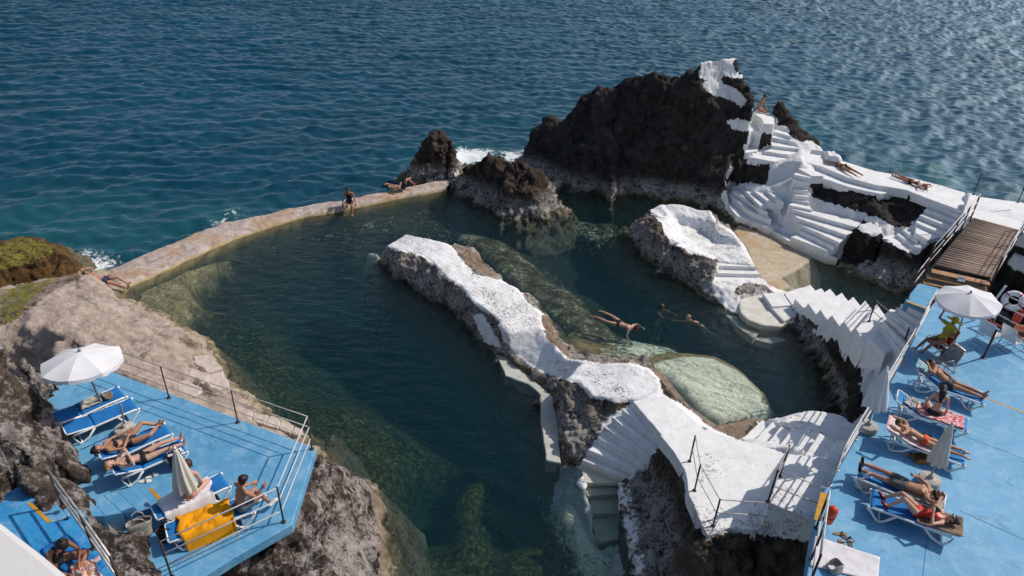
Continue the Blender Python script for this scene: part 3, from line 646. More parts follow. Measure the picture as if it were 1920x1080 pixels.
# curved stairs down into the deep pool
C = [[(1190,752),(1252,820)],[(1167,768),(1240,828)],[(1146,781),(1228,846)],[(1131,800),(1218,858)],[(1121,820),(1207,868)],[(1103,843),(1193,882)],[(1091,862),(1180,898)],[(1096,905),(1168,905)],[(1102,930),(1163,925)],[(1108,963),(1160,962)],[(1119,1014),(1158,1017)]]
hf.stairs(C[:7], [1.8,1.56,1.32,1.08,.84,.60,.36], W, 4, .06)
hf.stairs(C[6:], [.36,.10,-.10,-.3,-.5], .75, 5, .05, thick=.5)
RIDGE = hf
hf.paint_on([(1052,872),(1092,872),(1100,905),(1106,935),(1112,1000),(1125,1030),(1160,1022),(1172,1080),(1040,1090),(1030,960)], .62)
hf.paint_on([(1030,600),(1062,645),(1105,668),(1150,672),(1205,668),(1236,690),(1262,722),(1250,650),(1180,640),(1100,625)], .42, 'sand')
hf.paint_on([(1168,905),(1180,900),(1190,950),(1200,1020),(1215,1080),(1180,1080),(1172,1010),(1164,960)], .45)
o = hf.build(M['ridge'], amp=.24, freq=1.35, seed=52, names=('ridge_rock',), white='whiteworn')
tag(o, 'long whitewashed rock ridge dividing the pools, with curved white stairs and a flat white terrace', 'rock ridge')

# ---- left shore: smooth beige slab
hf = HF([(-120,640,2),(0,545,.6),(40,532,0),(90,522,0),(140,516,0),(200,508,.1),(235,520,.2),(235,560,.0),(300,590,0),(350,612,0),(385,640,0),(415,662,0),(436,690,0),(438,722,0),(470,752,0),(530,785,0),(580,812,0),(620,850,0),(660,900,0),(560,1000,0),(300,1000,0),(60,760,0)],
        [[(0,580,1.7),(60,552,1.5),(110,530,.9),(160,530,.9),(200,545,.7)],[(30,610,2.1),(90,575,2.1),(150,560,1.7),(190,565,1.2),(240,585,.7),(300,610,.55),(350,635,.5)],
         [(100,640,2.3),(200,610,2.0),(260,630,1.7),(310,650,1.4),(350,640,.9),(385,660,.6)],
         [(200,690,2.4),(260,690,2.1),(330,700,1.4),(380,690,.8),(420,700,.5)],
         [(300,730,2.0),(360,740,1.4),(420,740,.7),(450,765,.5)],[(430,790,1.1),(500,800,.5),(560,825,.4)],[(200,800,2.4),(400,900,1.5),(540,930,1.0)]], res=.07, skirt=1.2)
hf.sand[hf.Z > .25] = .85
hf.paint_on([(300,690),(330,668),(385,660),(420,690),(425,720),(420,745),(360,745),(300,720)], .16); hf.paint_on([(355,665),(385,662),(418,690),(424,720),(418,742),(380,740),(360,715),(375,690)], .2, 'sand')
hf.paint_on([(335,640),(355,622),(380,640),(385,655),(350,650)], 0, 'sand')
hf.paint_on([(160,525),(200,548),(240,566),(220,575),(190,565),(150,548)], .2)
hf.paint_on([(0,545),(60,530),(110,520),(60,560),(30,600),(0,615)], .75, 'green')
hf.paint_on([(-20,560),(100,515),(165,512),(100,545),(30,600),(-20,620)], 0, 'sand')
for k_, (pl_, z_) in enumerate([([(452,762),(478,770),(470,786),(444,776)], .62), ([(480,771),(504,779),(496,794),(472,786)], .56), ([(506,780),(528,788),(520,802),(498,795)], .50), ([(530,789),(550,797),(542,810),(522,803)], .44), ([(552,798),(570,806),(562,818),(544,811)], .40),
        ([(362,668),(392,664),(418,690),(392,700),(370,690)], .80), ([(350,690),(372,692),(392,702),(380,724),(352,716)], 1.0), ([(394,702),(420,694),(428,722),(404,734),(384,726)], .72), ([(330,712),(350,716),(378,726),(368,744),(334,738)], 1.35)]):
    hf.flat(pl_, z_, None, 30+k_, .25, thick=.28, name='ledge', mat=M['ledgestone'], wob=.09, bev=.03)
o = hf.build(M['shore'], amp=.26, freq=.8, seed=60, flow=(1,1,2), crag=.55, crk=.95); SHORE = hf
o.name = 'shore_rock'; tag(o, 'smooth beige rock shelf sloping from the left terrace down to the pool', 'rock')
# steps cut in the shore below the left deck
# ---- mossy rocks in the sea at left
hf = HF([(-150,520,0),(-40,460,0),(30,448,0),(80,450,0),(140,466,0),(166,485,0),(168,510,0),(120,522,0),(60,532,0),(0,548,0),(-150,600,0)],
        [[(-100,480,1.0),(0,462,.9),(40,455,.9),(80,458,.8),(120,475,.6)],[(-80,510,1.1),(20,490,1.0),(90,492,.8),(130,500,.4)]], res=.08, skirt=1.2)
hf.paint_on([(-20,470),(30,445),(85,450),(110,468),(70,490),(0,510)], .72, 'green')
o = hf.build(rock_mat('brown_weed_rock', dark=(.035, .018, .006), mid=(.18, .095, .03), crust=.3, wl=.1), amp=.3, freq=1.0, seed=71)
o.name = 'mossy_rock'; tag(o, 'low brown rock with yellow green moss lying in the sea at the left edge', 'rock')
# ---- tall speckled cliff at left, beside the left deck
hf = HF([(-160,560,6,-2,2,2.2),(0,622,6.2,-.3,.6,1.6),(40,640,5.6,0,.5,1.6),(80,668,5.0,0,.5,1.8),(108,700,4.4,0,.5,2),(112,722,4.15),(100,770,4.1),(118,800,4.1),(140,850,4.1),(168,885,4.1),(205,932,4.1),(228,962,4.1),(228,990,4.1),(262,1012,4.1),(290,1050,4.1),(330,1120,4.1),(200,1250,4.1),(-200,1250,5),(-300,900,7)],
        [[(-60,600,7.4),(0,627,6.6),(40,648,5.9),(80,680,5.1),(104,705,4.55)],[(0,700,6.2),(50,720,5.3),(90,745,4.6)],[(10,755,5.7),(60,765,4.6),(95,790,4.15)],
         [(0,810,6.1),(60,820,5.5),(110,850,4.9),(140,890,4.6),(180,925,4.55)],[(-40,900,6.2),(40,890,5.8),(110,912,5.3)],
         [(165,985,4.9),(200,1000,4.8),(250,1010,4.6)],[(180,1060,5.2),(250,1060,4.7)],[(70,950,5.2),(110,1000,5.15),(150,1060,5.15)]], res=.05, skirt=1.0, slope=3)
hf.flat([(0,940),(12,920),(30,910),(45,907),(62,904),(78,912),(92,928),(54,941),(94,984),(140,952),(240,1115),(120,1260),(-120,1260),(-120,945)], 4.95)
hf.flat([(90,925,5.1),(128,930),(163,930),(193,926),(222,921),(256,915),(290,951),(262,964),(230,970),(198,970),(165,972),(128,974),(94,984)], 4.0)
CLIFF = hf
o = hf.build(M['cliff'], amp=.27, freq=.9, seed=80, crag=.7, crk=.65)
o.name = 'cliff_rock'; tag(o, 'speckled brown cliff at the left edge beside the blue deck and its stairs', 'rock')
# ---- rock carrying the left deck, falling to the deep pool
hf = HF([(560,770,2.5,0,.3,-.3),(606,838,0,0,1,-.3),(640,868,0),(690,905,0),(718,940,0),(714,972,0),(735,1008,0),(730,1060,0),(742,1095,0),(760,1250,0),(300,1500,0),(200,1300,3.6),(250,1110,3.6),(200,900,3.6),(150,750,3.4),(250,735,3.4)],
        [[(540,842,3.8),(575,848,3.8),(555,900,3.8),(535,970,3.8),(460,1020,3.8),(370,1065,3.8),(250,1130,3.8)],
         [(598,850,3.75),(590,890,3.75),(560,985,3.8),(480,1035,3.8),(400,1080,3.8),(330,1120,3.8)],[(612,862,3.1),(612,900,3.1),(590,975,3.2),(560,1010,3.3),(500,1055,3.3)],
         [(620,870,2.4),(640,900,2.0),(650,960,2.0),(640,1010,2.2),(560,1060,2.6)],
         [(660,900,.9),(690,940,.6),(690,980,.8),(700,1030,.7),(700,1090,.7)]], res=.05, skirt=1.2)
hf.paint_on([(690,905),(722,940),(716,972),(738,1010),(735,1090),(716,1090),(712,1010),(700,960)], .8, 'sand')
LROCK = hf
o = hf.build(M['cliff'], amp=.30, freq=.9, seed=91, crag=.75, crk=.65); o.name = 'deck_rock'
tag(o, 'grey brown rock face under the left blue deck dropping to the deep pool', 'rock')
# ================================================================ WATER
DECKZ = 4.0; LDZ = 4.3
WO = [(205,505),(232,494),(262,481),(330,452),(420,417),(500,401),(560,387),(640,374),(720,360),(790,344),(850,332)]
WI = [(212,538),(250,525),(300,503),(380,466),(440,440),(500,420),(560,402),(640,388),(700,376),(760,363),(838,350)]
# pool bed, read from scattered soundings: px, py, depth, pale, green, sand, tone
SB = [(400,520,-3.6),(470,560,-5),(600,520,-4.5),(560,600,-5.5),(700,620,-5.5),(760,700,-6),(650,700,-5),(850,720,-6),(900,800,-5.5),(980,700,-5),(870,640,-4),(700,500,-3.5),(600,470,-3),(520,480,-3),
 (860,860,-4.6),(940,880,-4.4),(975,920,-4.2),(960,1000,-4.0),(820,1000,-4.2),(800,1060,-4),(930,1060,-3.2),(960,800,-5),
 (300,520,-.7,.3,.1,.5),(360,480,-.9,.5,.1,.3),(420,455,-1.0,.6,.1,.2),(480,430,-.9,.6,.1,.2),(540,415,-1.1,.4,.3,.1),(620,402,-1.3,.3,.3,.1),(700,388,-1.3,.2,.4,.1),(790,375,-1.5,.1,.4,0),(350,510,-2.3,.2,.2,.2),(450,465,-2.2,.2,.2,.1),
 (250,575,-.15,.1,0,1),(290,560,-.35,.2,0,1),(330,560,-.6,.2,.05,.9),(310,590,-.25,.3,0,.8),(350,600,-.8,.4,.1,.5),(380,590,-1.8,.2,.2,.2),(400,630,-1.2,.2,.5,.2),
 (440,650,-2.0,0,.8),(470,700,-1.6,0,.9),(455,720,-.7,.1,.8,.3),(510,740,-1.5,0,.9),(560,760,-1.6,0,.8,.1),(620,790,-1.2,.05,.9,.1),(600,740,-2.4,0,.6,.2),(700,800,-1.8,0,.7,.2),(680,850,-1.2,0,1,.1),(760,850,-2.0,0,.8,.1),(800,900,-2.4,0,.7),(720,900,-1.2,0,.9,.1),(750,960,-1.3,0,.9),(770,1040,-1.4,.05,.8,.1),(700,740,-3.8,0,.5),(800,820,-3.7,0,.5),
 (860,920,-1.6,0,1),(900,900,-1.5,0,1),(925,905,-1.8,0,1),(850,945,-1.5,0,1),(885,945,-1.3,.05,1,.1),(920,945,-1.7,0,1),(835,970,-1.9,0,.9),(920,975,-1.8,0,.9),(860,980,-1.4,0,.9,.2),(880,985,-.9,.2,.7,.5),(905,975,-1.8,0,.9),(850,1040,-2.8,0,.8),(900,1030,-2.4,0,.8),(830,1075,-1.5,0,1),
 (990,1030,-1.8,.15,.9),(1030,1060,-1.3,.3,.9),(1060,1030,-1.6,.1,.9),(1000,1075,-1.2,.2,1),(1060,980,-1.9,.1,.7),(1085,1060,-1.5,.2,.7),
 (1030,905,-1.6,.8,.2),(1050,930,-.9,.8,.1),(1075,900,-.5,1,0),(1080,950,-.6,1,0),(1060,900,-.6,1,0),(1095,1000,-.7,.9,0),(1110,1050,-.9,.7,.1),(1140,1040,-.7,.7,.1),(1160,1070,-.6,.5,.2),(1020,960,-2.3,.4,.4),(1000,880,-3.2,.2,.3),
 (1000,790,-2.6,.35,.3),(985,760,-2.4,.5,.3),(960,720,-2.6,.4,.3),(1010,830,-2.6,.4,.2),(1040,870,-1.1,.9,0),
 (640,430,-1.6,.2,.3),(700,425,-1.8,.2,.3),(660,455,-1.2,.4,.2),(700,480,-2.0,.3,.2),(770,420,-1.8,.2,.3),(745,432,-1.0,.4,.2),(840,420,-1.7,.2,.4),(880,450,-1.5,.3,.3,.1),(800,500,-3.0,.2,.3),
 (930,430,-2.5,0,.3),(990,435,-2.8,0,.2),(940,480,-1.5,.25,.3,.15),(980,510,-1.3,.3,.3,.2),(1020,550,-1.3,.3,.35,.2),(1060,590,-1.2,.3,.3,.25),(1080,560,-1.7,.2,.4,.1),(1110,620,-1.3,.2,.3,.2),(1020,480,-2.2,.1,.4),(1100,520,-2.9),(1140,570,-2.8),
 (1100,440,-1.2,.4,.3),(1140,450,-1.3,.4,.3),(1070,425,-1.6,.3,.3),(1130,420,-1.6,.2,.3),(1060,370,-2.0,.1,.3),(1100,400,-2.0,.1,.2),(1150,395,-3,0,.1),(1250,380,-3.2),(1350,395,-2.0),(1170,380,-3),
 (1200,540,-3.6),(1250,560,-3.8),(1300,620,-4),(1200,610,-3.2,0,.2),(1160,640,-2.2,.1,.4,.1),(1400,640,-4),(1500,690,-4.5),(1540,740,-4.5),(1450,720,-4),
 (1085,640,-.25,.2,0,.9),(1120,662,-.25,.4,0,.7),(1160,668,-.3,.5,0,.5),(1200,665,-.5,.8,0,.3),
 (1500,620,-1.5,.2,.5),(1540,680,-2.6,0,.4),(1470,600,-.8),(1460,640,-2.0),
 (1490,520,-.9,.1,.3,.2),(1530,500,-1.2),(1600,540,-3),(1680,550,-3.5),(1560,540,-1.6,.1,.2,.2)]
SBA = np.array([list(r)+[0]*(6-len(r)) for r in SB], float)
mid_ = (SBA[:, 0] > 770) & (SBA[:, 0] < 1160) & (SBA[:, 1] < 640) & (SBA[:, 3] > 0)      # the paler channel bed
SBA[mid_, 3] *= 1.75; SBA[mid_, 2] *= .68
SBW = np.array([list(P(r[0], r[1], r[2]))[:2] for r in SBA])
res = .12
gx = np.arange(-24, 24, res); gy = np.arange(7, 42, res)
X, Y = np.meshgrid(gx, gy, indexing='ij')
xy = np.stack([X.ravel(), Y.ravel()], 1)
num = np.zeros((len(xy), 4)); den = np.zeros(len(xy))
wob = np.stack([perlin(np.column_stack([xy*.7, np.zeros(len(xy))])), perlin(np.column_stack([xy*.7, np.ones(len(xy))*9]))], 1)*.5
for r, w in zip(SBA, SBW):
    d2 = ((xy+wob-w)**2).sum(1)+.06; k = d2**-2.0
    num += k[:, None]*np.array([r[2], r[3], r[4], r[5]]); den += k
V = num/den[:, None]
Zb = V[:, 0]+.22*fbm(np.column_stack([xy*.9, np.zeros(len(xy))]), 4)*np.clip(-V[:, 0], .15, 1.4)
Zb = np.minimum(Zb, -.08); pale = V[:, 1].copy(); green = V[:, 2].copy(); sandb = V[:, 3].copy()
def bed_stamp(pts, z, p, g, sd, slope=0):
    pl = [P(a, b, z) for a, b in pts]; m = inside(xy[:, 0], xy[:, 1], pl)
    Zb[m] = z+.02*perlin(np.column_stack([xy[m]*3, np.zeros(m.sum())])); pale[m] = p; green[m] = g; sandb[m] = sd
for pl_, z_, p_, g_, s_ in [([(838,425),(905,436),(960,452),(1015,500),(1085,548),(1150,602),(1176,640),(1120,656),(1060,642),(1020,590),(980,560),(930,522),(880,470)], -.75, .42, .28, .50),
        ([(600,412),(700,396),(790,384),(850,405),(800,440),(740,434),(690,440),(610,438)], -1.0, .34, .45, .20), ([(1080,408),(1140,415),(1172,440),(1165,470),(1120,468),(1075,440)], -.8, .46, .30, .30),
        ([(238,556),(300,507),(375,470),(440,446),(420,478),(372,520),(352,580),(330,612),(290,596),(240,575)], -.42, .42, .05, .85), ([(1046,876),(1086,880),(1100,930),(1106,1000),(1150,1080),(1085,1040),(1045,960)], -.42, .92, .1, 0),
        ([(1058,352),(1110,362),(1100,395),(1062,392)], -1.2, .35, .3, .1)]:
    bed_stamp(pl_, z_, p_, g_, s_)
WIp = np.array([list(P(*a, 0))[:2] for a in WI]); dW = np.full(len(xy), 9.0)
for a, b in zip(WIp[:-1], WIp[1:]):
    ab = b-a; tt = np.clip(((xy-a)@ab)/(ab@ab), 0, 1); dW = np.minimum(dW, np.linalg.norm(xy-a-tt[:, None]*ab, axis=1))
shelf = -.30-1.25*dW+.12*perlin(np.column_stack([xy*1.5, dW*0]))
up = (shelf > Zb) & (dW < 3); Zb[up] = shelf[up]; wgt = np.clip(1.1-dW/1.1, 0, 1); pale = np.maximum(pale, .62*wgt); sandb = np.maximum(sandb, .30*wgt)
for _a in (Zb, pale, green, sandb): _a[:] = blur(_a.reshape(X.shape), 22).ravel()
nzb = fbm(np.column_stack([xy*1.6, Zb*0+4]), 4)
Zb += .12*nzb*np.clip(-Zb, .1, 1); Zb = np.minimum(Zb, -.08)
bed_stamp([(1190,684),(1225,664),(1290,654),(1345,658),(1402,690),(1446,735),(1468,782),(1345,802),(1300,774),(1262,732),(1230,700)], -.48, .30, .05, .85)
bed_stamp([(1205,690),(1232,672),(1290,662),(1340,666),(1392,696),(1432,735),(1456,782),(1345,800),(1300,772),(1262,730),(1236,700)], -.22, .90, .0, .50)
bed_stamp([(1250,705),(1275,702),(1330,722),(1380,745),(1418,785),(1345,798),(1300,768)], -.13, 1, 0, .25)
bed_stamp([(930,663),(950,668),(1000,712),(1036,742),(1046,792),(1052,870),(1024,862),(1016,800),(1012,735),(992,718),(948,702)], -.12, 1, 0, .12)
bed_stamp([(670,456),(692,459),(726,470),(724,486),(702,483),(680,472)], -.06, .95, .1, .2)
bed_stamp([(1360,592),(1392,594),(1430,618),(1414,632)], -.22, 1, 0, 0)
bed_stamp([(1430,622),(1475,636),(1440,642),(1412,634)], -.42, 1, 0, 0)
for _a in (Zb, pale, green, sandb): _a[:] = blur(_a.reshape(X.shape), 7).ravel()
I = np.arange(X.size).reshape(X.shape)
F = np.stack([I[:-1, :-1], I[1:, :-1], I[1:, 1:], I[:-1, 1:]], -1).reshape(-1, 4)
me = np_mesh('pool_bed', np.column_stack([xy, Zb]), F, {'pale': pale, 'green': green, 'sand': sandb})
t = NT('pool_bed')
n2 = t.noise(1.5, 6, .7); n3 = t.noise(7, 5, .75); n4 = t.noise(22, 3)
c = t.mix(n3, (.012, .011, .008), (.075, .065, .045))
gr = t.ramp(t.math('ADD', t.attr('green'), t.math('MULTIPLY', t.math('SUBTRACT', n3, .5), .9)), .3, .9)
c = t.mix(gr, c, t.mix(t.ramp(n3, .45, .7), (.045, .037, .012), (.24, .185, .075)))
sd = t.ramp(t.math('ADD', t.attr('sand'), t.math('MULTIPLY', t.math('SUBTRACT', n2, .5), .8)), .3, .8)
c = t.mix(sd, c, t.mix(n3, (.25, .15, .06), (.46, .34, .19)))
pl = t.ramp(t.math('ADD', t.attr('pale'), t.math('MULTIPLY', t.math('SUBTRACT', t.math('ADD', t.math('MULTIPLY', n2, .4), t.math('MULTIPLY', n3, .6)), .5), 1.7)), .42, .78)
c = t.mix(pl, c, t.mix(t.ramp(t.math('ADD', t.math('MULTIPLY', n3, .6), t.math('MULTIPLY', n4, .4)), .38, .62), (.66, .61, .44), (.98, .95, .82)))
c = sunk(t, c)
t.bsdf(c, 1.0, t.bump(n3, .3, .04), Specular_IOR_Level=0.0)
tag(link('pool_bed', me, t.m, None, True), kind='structure')

def water_mat(name, tint, spec_rough=.06, opaque=None, foam=False, bump=.35, scale=1.2):
    t = NT(name)
    mp = t.n('Mapping', Vector=t.pos(), Rotation=(0, 0, R(25)), Scale=(1, 1.7, 1)).outputs[0]
    a = t.noise(scale, 3, .5, mp, .3); b = t.noise(scale*3.6, 4, .6, mp, .2); d = t.noise(scale*9, 2, .5, mp)
    hgt = t.math('ADD', t.math('ADD', t.math('MULTIPLY', a, .62), t.math('MULTIPLY', b, .26)), t.math('MULTIPLY', d, .06))
    nb = t.n('Bump', Height=hgt, Strength=1.0, Distance=bump).outputs[0]
    fr = t.n('Fresnel', IOR=1.33, Normal=nb).outputs[0]
    gl = t.n('BsdfGlossy', Color=(.47, .58, .66, 1) if opaque else (.85, .90, .92, 1), Roughness=spec_rough, Normal=nb).outputs[0]
    if opaque: 
        big = t.noise(.05, 3); col = t.mix(t.ramp(big, .35, .65), opaque, tuple(v*1.25 for v in opaque))
        sh = t.attr('shal'); col = t.mix(sh, col, (.03, .17, .16))
        body = t.n('BsdfDiffuse', Color=col).outputs[0]
    else:
        body = t.n('BsdfTransparent', Color=(*tint, 1)).outputs[0]
        murk = t.n('BsdfDiffuse', Color=(.010, .055, .066, 1)).outputs[0]
        body = t.n('MixShader', Fac=.05, i1=body, i2=murk).outputs[0]
    m = t.n('MixShader', Fac=fr, i1=body, i2=gl)
    o_ = m.outputs[0]
    if foam:
        fa = t.attr('foam'); n1 = t.noise(2.2, 6, .75, None, 1.5); n2 = t.noise(7, 4, .7)
        f = t.ramp(t.math('ADD', fa, t.math('MULTIPLY', t.math('SUBTRACT', t.math('ADD', t.math('MULTIPLY', n1, .6), t.math('MULTIPLY', n2, .4)), .5), 2.3)), .55, .85)
        f = t.math('MULTIPLY', f, t.math('MINIMUM', t.math('MULTIPLY', fa, 6), 1.0))
        fd = t.n('BsdfDiffuse', Color=(.75, .78, .78, 1)).outputs[0]
        o_ = t.n('MixShader', Fac=f, i1=o_, i2=fd).outputs[0]
    t.t.links.new(o_, t.out.inputs[0])
    return t.m
# line between sea and pools (follows the sea wall and the rocks)
wallz = .24
DIV = [P(*a, wallz) for a in WO]
wo = [P(*a, wallz) for a in WO]; wi = [P(*a, wallz) for a in WI]
mid = [(a+b)/2 for a, b in zip(wo, wi)]
DIV = [Vector((-60, 21)), Vector((-20, 19.5)), Vector((-15.6, 22.5))]+[Vector((m.x, m.y)) for m in mid]+[Vector((2, 36.8)), Vector((6, 37)), Vector((10, 36)), Vector((13.5, 32.5)), Vector((16, 31.6)), Vector((19, 28.7)), Vector((24, 26)), Vector((60, 22))]
dx_ = np.array([d.x for d in DIV]); dy_ = np.array([d.y for d in DIV])
# open sea, wind waves as a sum of many wave trains
def waves(x, y, scale=1.0):
    z = np.zeros_like(x); r2 = np.random.default_rng(3)
    wx = x+.9*perlin(np.column_stack([x*.11, y*.11, 0*x])); wy = y+.9*perlin(np.column_stack([x*.11, y*.11, 0*x+5]))
    for i in range(70):
        lam = .58*math.exp(r2.random()**1.3*2.05); th = R(-68)+r2.normal()*.50; k = 2*math.pi/lam
        a = .0108*lam**.58
        ph = k*(wx*math.cos(th)+wy*math.sin(th))+r2.random()*6.28
        s = np.sin(ph); z += a*(s-.30*np.cos(2*ph))*(.55+.9*np.clip(perlin(np.column_stack([x/(lam*4), y/(lam*4), 0*x+i*1.7]))+.5, 0, 1.2))
    return z*scale*.72
def sea_grid(x0, x1, y0, y1, res):
    gx = np.arange(x0, x1+1e-6, res); gy = np.arange(y0, y1+1e-6, res)
    X, Y = np.meshgrid(gx, gy, indexing='ij'); return X, Y
X, Y = sea_grid(-88, 104, 18, 122, .17)
x = X.ravel(); y = Y.ravel()
side = y-np.interp(x, dx_, dy_)
# only keep what the lens can see or nearly see
vis = (side > -.4) & (y < 122) & (x > -9-.80*y) & (x < 10+.86*y)
shore = np.clip(1-side/7, 0, 1)
zs_ = -.32+waves(x, y)*np.clip(side/3, .25, 1)
foam = np.zeros_like(x); shal = np.zeros_like(x)
for px, py, rad, amt in [(175,495,1.3,.85),(160,478,.9,.7),(215,498,1.0,.6),(235,505,.8,.4),(70,430,1.3,.3),(140,450,1.6,.28),(405,418,.8,.62),(430,402,1.4,.55),(460,392,1.4,.42),(380,425,.8,.45),(300,460,.7,.35),(262,476,.8,.45),(745,338,.8,.5),(990,290,1.0,.6),(345,448,.7,.4),(395,428,.7,.6),(225,440,1.2,.32),(880,292,2.0,1.0),(868,302,1.2,.8),(905,285,1.2,.8),(960,292,1.1,.85),(975,285,.9,.7),(755,325,.8,.4),(30,460,1.2,.35),(560,385,.8,.25),(1000,262,1.2,.3),(620,268,1.6,.3),(1830,345,1.5,.2)]:
    q = P(px, py, -.3); g = np.exp(-((x-q.x)**2+(y-q.y)**2)/(rad**2)); foam = np.maximum(foam, g*amt)
for px, py, rad, amt in [(100,430,4,.28),(200,440,3.5,.25),(300,440,2.5,.18),(30,410,3.5,.2),(870,300,2.5,.5),(1500,230,3,.25),(1750,330,3,.3),(420,405,2,.25)]:
    q = P(px, py, -.3); g = np.exp(-((x-q.x)**2+(y-q.y)**2)/(rad**2)); shal = np.maximum(shal, g*amt)
I = np.arange(X.size).reshape(X.shape); vm = vis.reshape(X.shape)
kq = vm[:-1, :-1] & vm[1:, :-1] & vm[1:, 1:] & vm[:-1, 1:]
F = np.stack([I[:-1, :-1], I[1:, :-1], I[1:, 1:], I[:-1, 1:]], -1)[kq]
u, inv = np.unique(F, return_inverse=True)
me = np_mesh('sea', np.column_stack([x, y, zs_])[u], inv.reshape(F.shape), {'foam': foam[u], 'shal': shal[u]})
M['sea'] = water_mat('sea_water', None, .46, (.0022, .041, .070), True, .10, 1.7)
tag(link('sea', me, M['sea'], None, True), kind='structure')
far = bmesh.new()
for x0_, x1_, y0_, y1_ in ((-5000, -24, -100, 42), (26, 5000, -100, 42), (-5000, 5000, 42, 5000)):
    far.faces.new([far.verts.new((a, b, -.95)) for a, b in ((x0_, y0_), (x1_, y0_), (x1_, y1_), (x0_, y1_))])
me = bpy.data.meshes.new('sea'); far.to_mesh(me); far.free()
tag(link('distant_sea', me, M['sea']), kind='structure')
# pool water
X, Y = sea_grid(-20, 24, 6, 38, .09)
x = X.ravel(); y = Y.ravel(); side = y-np.interp(x, dx_, dy_)
z = .010*np.sin(2.6*x+5.1*y+2*perlin(np.column_stack([x*.3, y*.3, 0*x])))*np.clip(perlin(np.column_stack([x*.12, y*.12, 0*x+3]))+.45, 0, 1)
z += .012*fbm(np.column_stack([x*1.3, y*2.2, 0*x]), 3)
for px, py, amp, n, ex in [(1308,604,.030,6,3.0),(1232,600,.018,5,2.2),(1185,612,.012,5,2.0),(655,392,.012,5,2.5)]:
    q = P(px, py, 0); r = np.hypot(x-q.x, y-q.y); z += amp*np.sin(r*2*math.pi/.42)*np.exp(-r/ex*2.2)*np.clip(r*3, 0, 1)
q = P(300,470,0); 
vm = (side < .05).reshape(X.shape); I = np.arange(X.size).reshape(X.shape)
kq = vm[:-1, :-1] & vm[1:, :-1] & vm[1:, 1:] & vm[:-1, 1:]
F = np.stack([I[:-1, :-1], I[1:, :-1], I[1:, 1:], I[:-1, 1:]], -1)[kq]
u, inv = np.unique(F, return_inverse=True)
me = np_mesh('pool_water', np.column_stack([x, y, z])[u], inv.reshape(F.shape))
M['pool'] = water_mat('pool_water', (.93, .98, .98), .05, None, False, .11, 1.5)
tag(link('pool_water', me, M['pool'], None, True), kind='structure')

# ---- sea wall: swept worn concrete
wo = densify([Vector((p.x, p.y, 0)) for p in wo], .12); 
def resample(pts, n):
    L = [0]
    for a, b in zip(pts[:-1], pts[1:]): L.append(L[-1]+(b-a).length)
    out = []
    for i in range(n):
        s = L[-1]*i/(n-1); j = max(k for k in range(len(L)) if L[k] <= s+1e-9); j = min(j, len(pts)-2)
        out.append(pts[j].lerp(pts[j+1], (s-L[j])/max(1e-9, L[j+1]-L[j])))
    return out
NW = 260
A = np.array([list(p) for p in resample([Vector((p.x, p.y, 0)) for p in [P(*a, wallz) for a in WO]], NW)])
B = np.array([list(p) for p in resample([Vector((p.x, p.y, 0)) for p in [P(*a, wallz) for a in WI]], NW)])
prof = [(-.28,-1.6),(-.22,-.6),(-.1,-.1),(-.03,.2),(.02,wallz-.03),(.12,wallz),(.3,wallz),(.5,wallz),(.7,wallz-.01),(.86,wallz-.02),(.96,wallz-.06),(1.0,.18),(1.01,-.02),(1.03,-.25),(1.06,-.7),(1.1,-1.6)]
vs = np.zeros((NW, len(prof), 3))
for j, (f, z) in enumerate(prof): vs[:, j, :2] = A[:, :2]+(B-A)[:, :2]*f; vs[:, j, 2] = z
flatv = vs.reshape(-1, 3); nn = fbm(flatv*2.2, 4)
flatv[:, 2] += .045*nn; flatv[:, :2] += .05*np.stack([fbm(flatv*1.7+7, 4), fbm(flatv*1.7+19, 4)], 1)
I = np.arange(NW*len(prof)).reshape(NW, len(prof))
F = np.stack([I[:-1, :-1], I[1:, :-1], I[1:, 1:], I[:-1, 1:]], -1).reshape(-1, 4)
me = np_mesh('sea_wall', flatv, F)
t = NT('worn_sea_wall'); n1 = t.noise(.6, 5); n2 = t.noise(3.5, 6, .7); n3 = t.noise(24, 4, .7)
c = t.mix(t.ramp(n2, .3, .7), (.30, .225, .19), (.55, .46, .41)); c = t.mix(t.math('MULTIPLY', t.ramp(n3, .5, .7), .5), c, (.66, .60, .55)); c = t.mix(t.math('MULTIPLY', t.ramp(t.noise(1.1, 5, .8, None, 2), .5, .6), .6), c, (.20, .15, .12))
c = t.mix(t.math('MULTIPLY', t.ramp(n1, .5, .62), .5), c, (.42, .25, .12))
zn = t.math('ADD', t.z(), t.math('MULTIPLY', t.math('SUBTRACT', n2, .5), .25))
c = t.mix(t.math('SUBTRACT', 1, t.ramp(zn, .02, .17)), c, t.mix(n3, (.30, .19, .06), (.58, .47, .26)))
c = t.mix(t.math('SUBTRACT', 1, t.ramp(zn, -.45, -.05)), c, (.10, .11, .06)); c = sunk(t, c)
t.bsdf(c, .85, t.bump(t.math('ADD', n2, n3), .6, .04))
o = link('sea_wall', me, t.m, None, True); tag(o, 'long worn concrete sea wall closing the pools off from the sea', 'wall')
# short wall between the broad rock and the headland
bm = bmesh.new(); a, b, c_, d = P(1022,350,.3), P(1058,330,.3), P(1056,337,.3), P(1024,360,.3)
add_prism(bm, [a, b, c_, d], -1.5, .32)
o = bm_obj('sea_wall', bm, M['seawall'], bevel=.02); tag(o, 'short stub of concrete wall between the broad rock and the headland', 'wall')

